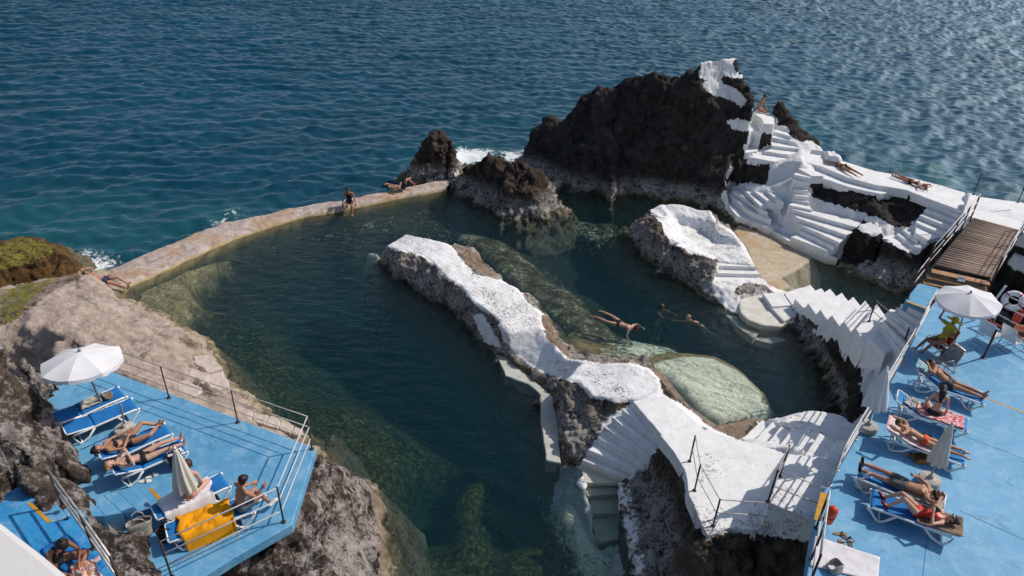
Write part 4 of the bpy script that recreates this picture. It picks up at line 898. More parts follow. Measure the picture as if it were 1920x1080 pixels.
# ================================================================ DECKS
def slab(name, px, z, th, mat, parent=None, bev=.02):
    bm = bmesh.new(); add_prism(bm, [P(a, b, z) for a, b in px], z-th, z)
    return bm_obj(name, bm, mat, parent, bevel=bev)
M['jointblue'] = plain('joint_in_blue_paint', (.045, .19, .36), .8)
RD = empty('deck_terrace', P(1720,800,DECKZ), 'big sky blue painted sun deck on the right, full of loungers', 'sun deck')
def keep(o, root):
    o.parent = root; o.matrix_parent_inverse = Matrix.Translation(root.location).inverted(); return o
RDP = [(1723,530),(1690,568),(1697,573),(1741,578),(1736,592),(1692,678),(1645,758),(1602,828),(1566,888),(1540,930),(1527,985),(1512,1085),(1500,1180),(2150,1400),(2300,900),(2150,700),(1925,640),(1862,603),(1790,548)]
keep(slab('floor', [(1723,530),(1697,563),(1738,577),(1736,592),(1692,678),(1645,758),(1602,828),(1566,888),(1540,930),(1527,985),(1512,1085),(1500,1180),(2150,1400),(2300,900),(2150,700),(1925,640),(1862,603),(1790,548)], DECKZ, .45, M['deck']), RD)
bm = bmesh.new()
def stripe(bm, px, z, w, z_off=.004):
    for (a, b) in zip(px[:-1], px[1:]):
        p, q = P(*a, z), P(*b, z); d = (q-p).normalized(); n = Vector((-d.y, d.x, 0))*w/2
        vs = [bm.verts.new(v+Vector((0, 0, z_off))) for v in (p-n, q-n, q+n, p+n)]; bm.faces.new(vs)
def yellow(px, z, w, root):
    bm = bmesh.new(); stripe(bm, px, z, w); return keep(bm_obj('safety_stripe', bm, M['yellow']), root)
yellow([(1700,565),(1736,578)], DECKZ, .09, RD); yellow([(1689,681),(1704,687)], DECKZ, .04, RD); yellow([(1846,745),(1925,776)], DECKZ, .05, RD)
yellow([(1545,924),(1532,976)], DECKZ, .12, RD); yellow([(1518,1056),(1560,1067),(1620,1085)], DECKZ, .05, RD)
for jl in ([(1640,770),(1800,815),(1925,862)], [(1790,560),(1776,700),(1756,860),(1730,1080)]):
    bm = bmesh.new(); stripe(bm, jl, DECKZ, .012, .003); keep(bm_obj('joint', bm, M['jointblue']), RD)
# red fascia along the far edge
bm = bmesh.new(); add_tube(bm, [P(1790,556,DECKZ)+Vector((0,.05,.03)), P(1862,608,DECKZ)+Vector((0,.02,.03)), P(1925,643,DECKZ)+Vector((0,.02,.03)), P(2000,680,DECKZ)+Vector((0,.02,.03))], .035, 6)
keep(bm_obj('edge_trim', bm, plain('red_edge_paint', (.35,.02,.02), .5)), RD)
# hairline joint across the deck
bm = bmesh.new(); stripe(bm, [(1800,958),(1860,985),(1930,1016)], DECKZ, .012, .003)
keep(bm_obj('joint', bm, plain('joint_tar', (.06,.12,.17), .8)), RD)

LD = empty('deck_terrace', P(380,850,LDZ), 'light blue painted sun deck on the left with a corner pointing at the pool', 'sun deck')
LDP = [(203,694),(592,840),(572,905),(547,984),(440,1045),(345,1105),(200,1250),(40,1100),(60,900),(60,760),(90,700)]
keep(slab('floor', LDP, LDZ, .22, M['deck']), LD)
yellow([(281,916),(307,944)], LDZ, .06, LD)

# upper platform and its stairs down to the left deck
UZ = 5.35
UD = empty('deck_terrace', P(80,1000,UZ), 'small deep blue upper platform at the lower left corner', 'sun deck')
keep(slab('floor', [(0,944),(12,924),(30,914),(45,911),(62,908),(76,916),(88,930),(54,941),(94,980),(127,974),(136,952),(230,1105),(120,1250),(-120,1250),(-120,950)], UZ, .5, M['deck2']), UD)
yellow([(55,943),(93,979)], UZ, .055, UD)
bm = bmesh.new()
NSb = [[(54,941),(94,980)],[(92,928),(128,969)],[(128,932),(164,969)],[(163,932),(197,967)],[(193,928),(229,961)],[(222,923),(260,960)],[(253,918),(287,951)]]
zst = [UZ-.13, UZ-.28, UZ-.43, UZ-.58, UZ-.74, UZ-.9]
for k in range(6):
    z = zst[k]
    a = [P(*q, zst[k]) for q in NSb[k]]; b = [P(*q, zst[k]) for q in NSb[k+1]]
    add_prism(bm, [a[0], a[1], b[1], b[0]], LDZ-.6-k*.001, z)
ST = bm_obj('staircase', bm, M['deck'], bevel=.012); tag(ST, 'narrow blue painted stairs linking the upper platform and the left deck', 'stairs')

# ---- railings
def railing(px, z, h, rails, mat, label, post_mat=None, lean=None, r=.022, rr=.016, closed=False, group=None, bars=True, posts=None):
    base = [P(a, b, z) for a, b in px]; root = empty('railing', base[0], label, 'railing', group)
    for i, p in enumerate(base):
        if posts is not None and i not in posts: continue
        bm = bmesh.new(); add_tube(bm, [p, p+Vector((0, 0, h))], r, 8); add_lathe(bm, [(.05, 0), (.05, .012), (.02, .02)], p, 10)
        keep(bm_obj('post', bm, post_mat or mat, smooth=True), root)
    for f in rails:
        bm = bmesh.new(); add_tube(bm, [p+Vector((0, 0, h*f)) for p in base], rr, 8)
        keep(bm_obj('rail', bm, mat, smooth=True), root)
    return root
railing([(200,702),(317,746),(446,792),(585,842)], LDZ, .88, (1.0,.68,.36), M['chrome'], 'thin metal railing along the pool side back edge of the left deck', M['rustpipe'], rr=.009, r=.015)
railing([(585,843),(532,979),(322,1082)], LDZ, .90, (.98,.66,.33), M['whitepipe'], 'white railing around the pointed corner of the left deck', M['rustpipe'], rr=.013, r=.017, posts=(1, 2))
railing([(118,948),(176,1028),(232,1110)], UZ, .8, (1.0,.62,.3), M['chrome'], 'metal railing of the upper platform beside the seated woman', M['rustpipe'], rr=.018)
railing([(1293,865),(1302,920),(1337,986),(1430,992)], 2.2, .85, (.98,.5), M['chrome'], 'low railing on the edge of the white terrace', M['rustpipe'], rr=.012, posts=(0, 1, 2))
railing([(1462,893),(1440,941),(1528,975)], 3.15, .95, (.98,.5), M['chrome'], 'low railing on the raised white slab beside the right deck', M['rustpipe'], rr=.012, posts=(0, 1))
railing([(1629,603),(1689,656),(1700,690)], 2.72, .8, (.98,.5), M['chrome'], 'small railing at the landing of the sawtooth stairs', M['rustpipe'], rr=.012, posts=(0, 1))
railing([(1738,592),(1692,676),(1643,758),(1604,824),(1570,882),(1556,910)], DECKZ, .86, (1.0,.62,.3), M['whitepipe'], 'white pipe railing along the pool side edge of the right deck', M['chrome'], rr=.018)
railing([(1530,990),(1521,1050),(1512,1110)], DECKZ, 1.0, (1.0,.9,.4), M['whitepipe'], 'white pipe railing at the lower corner of the right deck beside the white mat', M['rustpipe'], rr=.016)
railing([(1702,560),(1724,531)], DECKZ, .9, (1.0,.55), M['chrome'], 'short railing between the top of the sawtooth stairs and the bridge', M['rustpipe'], rr=.016)
railing([(1825,365),(1908,380),(1990,402)], 3.5, .95, (1.0,.68,.36), M['chrome'], 'thin railing on the sea edge of the bridge landing', M['rustpipe'], rr=.01)
railing([(1862,606),(1925,640),(2010,690)], DECKZ, .95, (1.0,.66,.33), M['whitepipe'], 'white railing on the far edge of the right deck behind the lifebuoy', M['chrome'], rr=.018)

# ---- wooden bridge
BR = empty('footbridge', P(1830,470,3.8), 'weathered wooden footbridge from the right deck to the white landing', 'footbridge')
t = NT('weathered_planks'); n_ = t.noise(3, 5, .7); n2_ = t.noise(40, 4, .6)
inf = t.n('ObjectInfo').outputs['Random']; vc = t.attr('tone')
c = t.mix(t.ramp(n_, .3, .7), (.20, .135, .10), (.36, .27, .22)); c = t.mix(vc, tuple([.16, .10, .07]), c); c = t.mix(t.math('MULTIPLY', n2_, .4), c, (.13, .08, .055))
t.bsdf(c, .8, t.bump(n2_, .4, .01)); M['plank'] = t.m
M['orangewood'] = plain('oiled_orange_planks', (.46, .24, .11), .6, .2, 4)
tl, tr, br_, bl_ = P(1826,408,3.55), P(1912,431,3.55), P(1858,521,3.95), P(1752,497,3.95)
NP = 26; vsl = []; fcs = []; tone = []
for i in range(NP):
    a0 = i/NP; a1 = (i+.88)/NP
    L0, L1, R0, R1 = tl.lerp(bl_, a0), tl.lerp(bl_, a1), tr.lerp(br_, a0), tr.lerp(br_, a1)
    k = len(vsl); tz = random.uniform(-.006, .006); tn = random.random()
    for v in (L0, R0, R1, L1): vsl.append((v.x, v.y, v.z+tz)); tone.append(tn)
    for v in (L0, R0, R1, L1): vsl.append((v.x, v.y, v.z-.04)); tone.append(tn)
    fcs += [(k, k+1, k+2, k+3), (k+7, k+6, k+5, k+4), (k, k+4, k+5, k+1), (k+1, k+5, k+6, k+2), (k+2, k+6, k+7, k+3), (k+3, k+7, k+4, k)]
me = np_mesh('planking', vsl, fcs, {'tone': tone}); keep(link('planking', me, M['plank']), BR)
for s, (a, b) in enumerate(((tl, bl_), (tr, br_))):
    bm = bmesh.new(); o_ = Vector((0, 0, -.14)); add_tube(bm, [a+o_, b+o_], .07, 4); keep(bm_obj('beam', bm, M['rustpipe']), BR)
for k, (a, b, zz) in enumerate([((1747,507),(1856,531),4.22-.42),((1738,517),(1850,541),4.12-.42),((1731,527),(1843,551),4.04-.42)]):
    bm = bmesh.new(); pa, pb = P(*a, zz+.3-k*.05), P(*b, zz+.3-k*.05); d = (pb-pa).normalized(); n = Vector((d.y, -d.x, 0))*.14
    add_prism(bm, [pa-n, pb-n, pb+n, pa+n], pa.z-.05, pa.z); keep(bm_obj('step', bm, M['orangewood'], bevel=.008), BR)
# bridge rails
def span_rail(p0, p1, n, label, hs=(1.0, .66, .33), H_=.95):
    root = empty('railing', p0, label, 'railing')
    for i in range(n):
        p = p0.lerp(p1, i/(n-1)); bm = bmesh.new(); add_tube(bm, [p-Vector((0, 0, .2)), p+Vector((0, 0, H_))], .03, 6); keep(bm_obj('post', bm, M['redpipe'] if i % 2 == 0 else M['rustpipe'], smooth=True), root)
    for f in hs:
        bm = bmesh.new(); add_tube(bm, [p0+Vector((0, 0, H_*f)), p1+Vector((0, 0, H_*f))], .017, 8); keep(bm_obj('rail', bm, M['whitepipe'], smooth=True), root)
    return root
dd = (bl_-tl).normalized()
span_rail(tl-dd*.1+Vector((-.12,0,0)), bl_+dd*.8+Vector((-.12,0,0)), 5, 'white pipe railing on the pool side of the wooden bridge')
span_rail(tr+Vector((.12,0,0)), br_+dd*.6+Vector((.12,0,0)), 4, 'white pipe railing on the sea side of the wooden bridge')
# rope handrail posts
for i, (a, b) in enumerate([((1840,372),0)]): pass

# ---- black rock wall beyond the bridge, right edge
hf = HF([(1862,560,0),(1900,640,0),(2100,760,0),(2300,600,0,4,0),(2200,420,0,2,2),(2000,440,1,0,0),(1930,450,1)],
        [[(1905,470,2.2),(1960,480,2.2),(2080,520,2.2)],[(1900,480,1.6),(1905,540,.8),(1980,600,.8)]], res=.1)
hf.flat([(1895,462),(1925,468),(2010,490),(2010,520),(1930,500),(1893,478)], 2.3, .9, 0, .1)
o = hf.build(M['black'], amp=.3, seed=120); o.name = 'black_rock'; tag(o, 'black wet rock in shadow under the bridge at the right edge', 'rock')
# foreground parapet, low left
bm = bmesh.new()
zp = 13.4
pp = [P(-200,855,zp), P(0,976,zp), P(70,1030,zp), P(138,1086,zp), P(230,1190,zp), P(-200,1300,zp)]
add_prism(bm, pp, zp-1.0, zp)
o = bm_obj('parapet', bm, plain('grey_white_plaster', (.66,.64,.63), .8, .03), bevel=.015); tag(o, 'pale grey parapet corner close to the viewer at lower left', 'parapet')

# ================================================================ LIGHT
SUN_EL = 46.0; sdir = Vector((77, 26, 0)).normalized()
w = bpy.data.worlds.new('World'); scn.world = w; w.use_nodes = True
nt = w.node_tree; nt.nodes.clear()
sky = nt.nodes.new('ShaderNodeTexSky'); sky.sky_type = 'NISHITA'; sky.sun_disc = False
sky.sun_elevation = R(SUN_EL); sky.sun_rotation = math.atan2(sdir.x, sdir.y)
sky.air_density = 1.0; sky.dust_density = 1.5
bg = nt.nodes.new('ShaderNodeBackground'); bg.inputs[1].default_value = .105
wo_ = nt.nodes.new('ShaderNodeOutputWorld'); nt.links.new(sky.outputs[0], bg.inputs[0]); nt.links.new(bg.outputs[0], wo_.inputs[0])
sl = bpy.data.lights.new('sun', 'SUN'); sl.energy = 3.5; sl.angle = R(.5); sl.color = (1, .93, .84)
so = bpy.data.objects.new('sun', sl); COL.objects.link(so)
v = Vector((sdir.x*math.cos(R(SUN_EL)), sdir.y*math.cos(R(SUN_EL)), math.sin(R(SUN_EL))))
so.rotation_euler = v.to_track_quat('Z', 'Y').to_euler(); so.location = (0, 20, 30)
scn.view_settings.view_transform = 'Standard'; scn.view_settings.look = 'None'; scn.view_settings.exposure = 0
scn.render.engine = 'CYCLES'; scn.cycles.max_bounces = 4; scn.cycles.diffuse_bounces = 2; scn.cycles.glossy_bounces = 2; scn.cycles.transparent_max_bounces = 8
# ================================================================ PROPS
M['sling'] = plain('blue_sling_fabric', (.018, .18, .50), .75, .12, 3, .15, 60, .2)
M['slinglight'] = plain('light_blue_sling_fabric', (.05, .25, .58), .75, .12, 3, .15, 60, .2)
M['cloth'] = plain('white_parasol_cloth', (.74, .73, .75), .9, .06, 2, .2, 12, .1)
M['cream'] = plain('cream_parasol_cloth', (.66, .62, .54), .9, .08, 2, .2, 12, .1)
M['stone'] = plain('cast_concrete_base', (.48, .45, .41), .9, .15, 8, .3, 30)
M['bamboo'] = plain('varnished_wood_pole', (.42, .17, .05), .5, .15)
M['greypole'] = plain('grey_metal_pole', (.32, .31, .31), .4, .1, metal=.2)
M['black'+'cloth'] = plain('black_fabric', (.012, .012, .014), .7, .1)
M['canvas'] = plain('light_canvas', (.42, .38, .33), .9, .15)
M['straw'] = plain('woven_straw', (.42, .20, .06), .8, .25, 20, .6, 60)
M['towelwhite'] = plain('white_towelling', (.74, .72, .74), .95, .08, 4, .5, 50, .1)
M['toweltan'] = plain('tan_striped_towel', (.30, .22, .16), .95, .25, 8, .5, 50, .1)
M['gold'] = plain('orange_yellow_towel', (.88, .36, .015), .95, .12, 3, .4, 40, .1)
M['pinktowel'] = plain('pink_white_towel', (.62, .36, .37), .95, .25, 14, .4, 50, .1, c2=(.75, .66, .66))
def pattern(name, a, b, scale, c=None, th=.5):
    t = NT(name); n = t.noise(scale, 3, .6, t.obj(), 2.5); n2 = t.noise(scale*1.7, 2, .5, t.obj(), 1)
    col = t.mix(t.ramp(n, th-.03, th+.03), a, b)
    if c: col = t.mix(t.ramp(n2, .58, .62), col, c)
    t.bsdf(col, .9); return t.m
M['redpat'] = pattern('red_white_patterned_towel', (.55, .035, .05), (.62, .42, .42), 9, (.7, .6, .6))
M['bwpat'] = pattern('black_white_print', (.03, .03, .05), (.66, .64, .66), 22)
M['bluepat'] = pattern('blue_green_print', (.02, .25, .35), (.55, .62, .66), 16, (.02, .09, .2))
M['multi'] = pattern('colourful_print', (.55, .10, .06), (.62, .60, .62), 16, (.55, .36, .03))

def bed(name, label, pos, head, group, slingm='sling', back=.12, z=None, lift=.16, wide=.62, L=1.92, bare=True):
    """sun lounger: foot end at pos, pointing to head (both ground points)"""
    d = head-pos; rz = math.atan2(d.y, d.x)
    root = empty(name, pos, label, 'sun lounger', group, rz)
    h = .31; w = wide/2
    sm = M[slingm]
    # side rails with rounded ends
    for s in (-1, 1):
        bm = bmesh.new(); add_tube(bm, [(0,s*w,h-.03),(.10,s*w,h+.015),(.6,s*w,h+.02),(1.2,s*w,h),(1.45,s*w,h-.01),(1.75,s*w,h-.02)], .026, 8, flat=1.15)
        bm_obj('rail', bm, M['plastic'], root, True)
        bm = bmesh.new(); add_tube(bm, [(.0,s*(w+.012),h-.02),(.10,s*(w+.012),h-.10),(.26,s*(w+.012),.03),(.34,s*(w+.012),.022),(.44,s*(w+.012),.10),(.60,s*(w+.012),h)], .024, 8, flat=1.3)
        bm_obj('leg', bm, M['plastic'], root, True)
        bm = bmesh.new(); add_tube(bm, [(1.22,s*(w+.012),h-.02),(1.42,s*(w+.012),.10),(1.60,s*(w+.012),.022),(1.68,s*(w+.012),.03),(1.76,s*(w+.012),.15),(1.80,s*(w+.012),h-.02)], .024, 8, flat=1.3)
        bm_obj('leg', bm, M['plastic'], root, True)
        bm = bmesh.new(); add_lathe(bm, [(.0,0),(.04,.012),(.045,.05),(.02,.075),(.0,.08)], (.02, s*w, h-.04), 10); bm_obj('end_cap', bm, M['plastic'], root, True)
    for x_, z_ in ((.32, .03), (1.62, .03), (.05, h-.02), (1.75, h-.02)):
        bm = bmesh.new(); add_tube(bm, [(x_, -w, z_), (x_, w, z_)], .02, 6); bm_obj('crossbar', bm, M['plastic'], root, True)
    # sling seat, sagging a little
    def sheet(x0, z0, x1, z1, sag, nm, wd, mat):
        nx_, ny_ = 14, 8; vs = []; fs = []
        for i in range(nx_+1):
            for j in range(ny_+1):
                a = i/nx_; b = j/ny_*2-1
                vs.append((x0+(x1-x0)*a, b*wd, z0+(z1-z0)*a-sag*(1-b*b)*math.sin(math.pi*min(max(a, .08), .92))+.004*math.sin(9*a+3*b)))
        for i in range(nx_):
            for j in range(ny_): k = i*(ny_+1)+j; fs.append((k, k+ny_+1, k+ny_+2, k+1))
        me = np_mesh(nm, vs, fs); o = link(nm, me, mat, root, True)
        so_ = o.modifiers.new('thick', 'SOLIDIFY'); so_.thickness = .012; return o
    sheet(.04, h+.045, 1.22, h+.035, .03, 'sling', w+.005, sm)
    bz = h+.035; bl = .70; ang = math.asin(min(.9, back/bl)) if back else 0
    hx = 1.22+bl*math.cos(ang); hz = bz+bl*math.sin(ang)
    sheet(1.225, bz, hx, hz, .025, 'backrest', w-.02, sm)
    bm = bmesh.new()
    for s in (-1, 1): add_tube(bm, [(1.2, s*(w-.01), h+.01), (hx-.03, s*(w-.01), hz-.02), (hx, s*(w-.05), hz-.01)], .022, 8)
    add_tube(bm, [(hx, -w+.05, hz-.01), (hx, w-.05, hz-.01)], .022, 8)
    if back > .15:
        for s in (-1, 1): add_tube(bm, [(1.55, s*(w-.06), h+.04+.3*math.sin(ang)), (1.62, s*(w-.06), h-.04)], .014, 6)
    bm_obj('backrest_frame', bm, M['plastic'], root, True)
    root['back'] = ang; return root
def cloth(name, label, cat, corners, z, mat, drop=None, res=(16, 10), thick=.012, wave=.02, parent=None, base=None, seed=1, jag=.03):
    """a towel lying over something: corners as world points, bilinear, folds from noise; heights from base(x,y)"""
    a, b, c, d = [Vector((p[0], p[1], 0)) for p in corners]; vs = []; fs = []
    nx_, ny_ = res
    for i in range(nx_+1):
        for j in range(ny_+1):
            u, v = i/nx_, j/ny_; p = (a*(1-u)+b*u)*(1-v)+(d*(1-u)+c*u)*v
            n = perlin(np.array([[p.x*5+seed, p.y*5, seed*3.1]]))[0]; n2 = perlin(np.array([[p.x*11, p.y*11+seed, seed*1.1]]))[0]
            e = min(u, 1-u, v, 1-v); jx = jag*perlin(np.array([[p.x*4, p.y*4, seed+9.]]))[0]*(1 if e < .01 else .3)
            zz = (base(u, v, p) if base else z)+wave*(abs(n)+.5*abs(n2))+.006
            vs.append((p.x+jx, p.y+jx*.7, zz))
    for i in range(nx_):
        for j in range(ny_): k = i*(ny_+1)+j; fs.append((k, k+ny_+1, k+ny_+2, k+1))
    me = np_mesh(name, vs, fs); o = link(name, me, mat, None, True)
    sd = o.modifiers.new('thick', 'SOLIDIFY'); sd.thickness = thick; sd.offset = -1
    if label: tag(o, label, cat)
    return o
def W2(root, x, y, z): return Matrix.Rotation(root.rotation_euler.z, 4, 'Z') @ Vector((x*root.scale.x, y*root.scale.y, z*root.scale.z))+root.location
def on_bed(name, label, cat, bedo, x0, x1, y0, y1, mat, wave=.02, seed=1, drop=0, extra=.012, **kw):
    """towel laid on a lounger, local coordinates, hanging over the sides when wider than it"""
    ang = bedo['back']
    loc = bedo.location.copy(); rz = bedo.rotation_euler.z
    inv = Matrix.Rotation(-rz, 3, 'Z')
    def base(u, v, p):
        q = inv @ (p-Vector((loc.x, loc.y, 0))); q = Vector((q.x/bedo.scale.x, q.y/bedo.scale.y, 0)); zz = .36+extra
        if q.x > 1.22: zz += (q.x-1.22)*math.tan(ang)
        if abs(q.y) < .3: zz -= .022*(1-(q.y/.3)**2)
        return loc.z+.88*(zz)+(-max(0, abs(q.y)-.33)*4.5 if drop else 0)
    cs = [W2(bedo, *c, 0) for c in ((x0, y0), (x1, y0), (x1, y1), (x0, y1))]
    return cloth(name, label, cat, cs, 0, mat, base=base, wave=wave, seed=seed, **kw)

LASTP = [None]
def parasol_open(pos, top_h, rad, label, lean=(0, 0), rot=0.0, pole='greypole', tilt=None, base_at=None, n=8):
    root = empty('parasol', pos, label, 'parasol', 'white beach parasols'); LASTP[0] = root
    ax = Vector((lean[0], lean[1], 1)).normalized(); q = Vector((0, 0, 1)).rotation_difference(ax).to_matrix()
    bm = bmesh.new(); add_tube(bm, [(0, 0, 0), ax*(top_h-.02)], .021, 8); bm_obj('pole', bm, M[pole], root, True)
    # canopy: straight ribs, cloth hanging slightly between them
    q0_ = q; q = Vector((0, 0, 1)).rotation_difference((ax+Vector((*tilt, 0))).normalized()).to_matrix() if tilt else q
    TP = ax*top_h-(q @ Vector((0, 0, top_h)))
    rise = rad*.30; bm = bmesh.new(); K = 6; sub = 6; rings = []
    for k in range(K+1):
        f = k/K; ring = []
        for i in range(n*sub):
            th = 2*math.pi*i/(n*sub)+rot; m = (i % sub)/sub; sag = math.sin(math.pi*m)
            r = rad*f*(1-.055*sag); zz = top_h-rise*(f**1.25)-.035*sag*f*f
            ring.append(bm.verts.new(TP+q @ Vector((r*math.cos(th), r*math.sin(th), zz))))
        rings.append(ring)
    # valance
    ring = []
    for i in range(n*sub):
        th = 2*math.pi*i/(n*sub)+rot; m = (i % sub)/sub; sag = math.sin(math.pi*m); r = rad*(1.005-.055*sag)
        ring.append(bm.verts.new(TP+q @ Vector((r*math.cos(th), r*math.sin(th), top_h-rise-.035*sag-.08-.02*math.sin(i*2.1)))))
    rings.append(ring)
    for a, b in zip(rings[:-1], rings[1:]):
        for i in range(n*sub): bm.faces.new((a[i], a[(i+1) % (n*sub)], b[(i+1) % (n*sub)], b[i]))
    bmesh.ops.remove_doubles(bm, verts=bm.verts, dist=.0005)
    o = bm_obj('canopy', bm, M['cloth'], root, True); sd = o.modifiers.new('t', 'SOLIDIFY'); sd.thickness = .004
    es = o.modifiers.new('e', 'EDGE_SPLIT'); es.split_angle = R(12)
    bm = bmesh.new()
    for i in range(n):
        th = 2*math.pi*i/n+rot
        add_tube(bm, [TP+q @ Vector((0, 0, top_h-.03)), TP+q @ Vector((rad*math.cos(th)*.99, rad*math.sin(th)*.99, top_h-rise-.02))], .006, 5)
        add_tube(bm, [ax*(top_h-.55), TP+q @ Vector((rad*.5*math.cos(th), rad*.5*math.sin(th), top_h-rise*.5-.03))], .006, 5)
    bm_obj('ribs', bm, M['greypole'], root, True)
    bm = bmesh.new(); add_lathe(bm, [(.0, 0), (.03, .0), (.03, .03), (.015, .07), (0, .075)], TP+q @ Vector((0, 0, top_h)), 10, q); bm_obj('finial', bm, M['greypole'], root, True)
    return root
def parasol_base(pos, label, r=.27):
    bm = bmesh.new(); add_lathe(bm, [(r*.9, 0), (r, .03), (r, .13), (r*.93, .16), (.06, .17), (.05, .24), (.03, .24)], pos, 22)
    o = bm_obj('base', bm, M['stone'], smooth=True, bevel=.008); return o
def pb(o, par=None):
    o.parent = LASTP[0]; o.matrix_parent_inverse = Matrix.Translation(LASTP[0].location).inverted(); o.name = 'base'
def parasol_closed(pos, cloth_z0, cloth_h, r, label, mat='cloth', lean=(0, 0), pole='greypole', tip=.03, top=None, flare=1.0, squash=1.0, srot=0.0):
    root = empty('parasol', pos, label, 'parasol', 'folded parasols'); LASTP[0] = root
    ax = Vector((lean[0], lean[1], 1)).normalized(); q = Vector((0, 0, 1)).rotation_difference(ax).to_matrix()
    bm = bmesh.new(); add_tube(bm, [(0, 0, 0), ax*(cloth_z0+cloth_h+tip)], .019, 8); bm_obj('pole', bm, M[pole], root, True)
    bm = bmesh.new(); K = 14; S = 40; rings = []
    for k in range(K+1):
        f = k/K; ring = []
        for i in range(S):
            th = 2*math.pi*i/S; fold = .5+.5*math.cos(8*th+1.5*math.sin(3*f)); rr = .025+(r-.025)*(f**.85)*(.62+.38*fold)
            p = Vector((rr*math.cos(th)*flare, rr*math.sin(th)*squash, 0)); p.rotate(Matrix.Rotation(srot, 3, 'Z'))
            p.z = cloth_z0+cloth_h*(1-f)+(.03*math.sin(8*th) if k == K else 0)
            ring.append(bm.verts.new(q @ p))
        rings.append(ring)
    for a, b in zip(rings[:-1], rings[1:]):
        for i in range(S): bm.faces.new((a[i], a[(i+1) % S], b[(i+1) % S], b[i]))
    bm.faces.new(rings[0])
    bm_obj('folded_canopy', bm, M[mat], root, True)
    bm = bmesh.new(); add_lathe(bm, [(.0, 0), (.028, .0), (.028, .03), (0, .06)], q @ Vector((0, 0, cloth_z0+cloth_h)), 8, q); bm_obj('finial', bm, M['plastic'], root, True)
    return root
def bag(name, label, pos, w, d, h, mat, rz=0, handles=True, slump=.12, cat='bag'):
    root = empty(name, pos, label, cat, rz=rz); bm = bmesh.new(); K = 6; S = 24; rings = []
    for k in range(K+1):
        f = k/K; ring = []
        for i in range(S):
            th = 2*math.pi*i/S; c_, s_ = math.cos(th), math.sin(th)
            sx = abs(c_)**.6*(1 if c_ > 0 else -1)*w/2*(.82+.22*f); sy = abs(s_)**.6*(1 if s_ > 0 else -1)*d/2*(1.05-.35*f)
            n = perlin(np.array([[sx*9, sy*9, f*3+w*7]]))[0]
            ring.append(bm.verts.new((sx*(1+.10*n), sy*(1+.25*n), h*f*(1-slump*abs(c_)*f)+.01)))
        rings.append(ring)
    for a, b in zip(rings[:-1], rings[1:]):
        for i in range(S): bm.faces.new((a[i], a[(i+1) % S], b[(i+1) % S], b[i]))
    bm.faces.new(rings[0][::-1]); o = bm_obj('body', bm, mat, root, True); sd = o.modifiers.new('t', 'SOLIDIFY'); sd.thickness = .008
    if handles:
        for s in (-1, 1):
            bm = bmesh.new(); add_tube(bm, [(-w*.25, s*d*.3, h*.93), (-w*.2, s*d*.38, h*1.25), (0, s*d*.42, h*1.36), (w*.2, s*d*.38, h*1.22), (w*.25, s*d*.3, h*.93)], .010, 6)
            bm_obj('handle', bm, mat, root, True)
    return root
def shoe(bm, c, rz, L=.25, w=.09, h=.03):
    m = Matrix.Translation(c) @ Matrix.Rotation(rz, 4, 'Z'); ring0 = []; ring1 = []
    for k in range(16):
        th = 2*math.pi*k/16; x_ = math.cos(th)*L/2; y_ = math.sin(th)*w/2*(1+.2*math.cos(th))*(.8 if abs(math.cos(th)) < .35 else 1)
        ring0.append(bm.verts.new(m @ Vector((x_, y_, 0)))); ring1.append(bm.verts.new(m @ Vector((x_, y_, h*.6))))
    for k in range(16): bm.faces.new((ring0[k], ring0[(k+1) % 16], ring1[(k+1) % 16], ring1[k]))
    bm.faces.new(ring0[::-1]); bm.faces.new(ring1)
def sandal(label, pos, rz, mat, strap, L=.25):
    root = empty('sandal', pos, label, 'sandal', rz=rz)
    bm = bmesh.new(); shoe(bm, (0, 0, 0), 0, L); bm_obj('sole', bm, mat, root)
    bm = bmesh.new(); add_tube(bm, [(L*.12, -.045, .01), (L*.16, -.03, .055), (L*.16, .03, .055), (L*.12, .045, .01)], .014, 6); bm_obj('strap', bm, strap, root, True)
    return root

# ---------------------------------------------------------------- loungers
G = 'blue and white sun loungers on the decks'
def LP(a, b): return P(a, b, LDZ)
def RP(a, b): return P(a, b, DECKZ)
# left deck: feet point to upper right
BEDL = []
def bedpx(label, foot, head, plane, z, **kw):
    f = P(*foot, z+.3); h = P(*head, z+.3); f.z = h.z = z
    L = (h-f).length; o = bed('sun_lounger', label, f, h, G, **kw)
    s = L/1.92; o.scale = (s, s, .88); o['sc'] = s; o.location.z = z; BEDL.append(round(s, 2))
    return o
B1 = bedpx('empty blue lounger under the open parasol, crumpled clothes on it', (230,733), (96,790), 0, LDZ, back=.05)
B2 = bedpx('empty blue lounger nearer the viewer of the pair below the open parasol', (254,755), (120,808), 0, LDZ, back=.05)
B3 = bedpx('blue lounger carrying the bather with a black cap', (316,802), (186,858), 0, LDZ, back=.12)
B4 = bedpx('blue lounger carrying the blond bather in black bikini', (346,834), (212,886), 0, LDZ, back=.12)
B5 = bedpx('blue lounger with a white towel and a bather behind the folded parasol', (424,898), (288,962), 0, LDZ, back=0)
B6 = bedpx('blue lounger half covered by the orange yellow towel', (472,942), (312,1000), 0, LDZ, back=0)
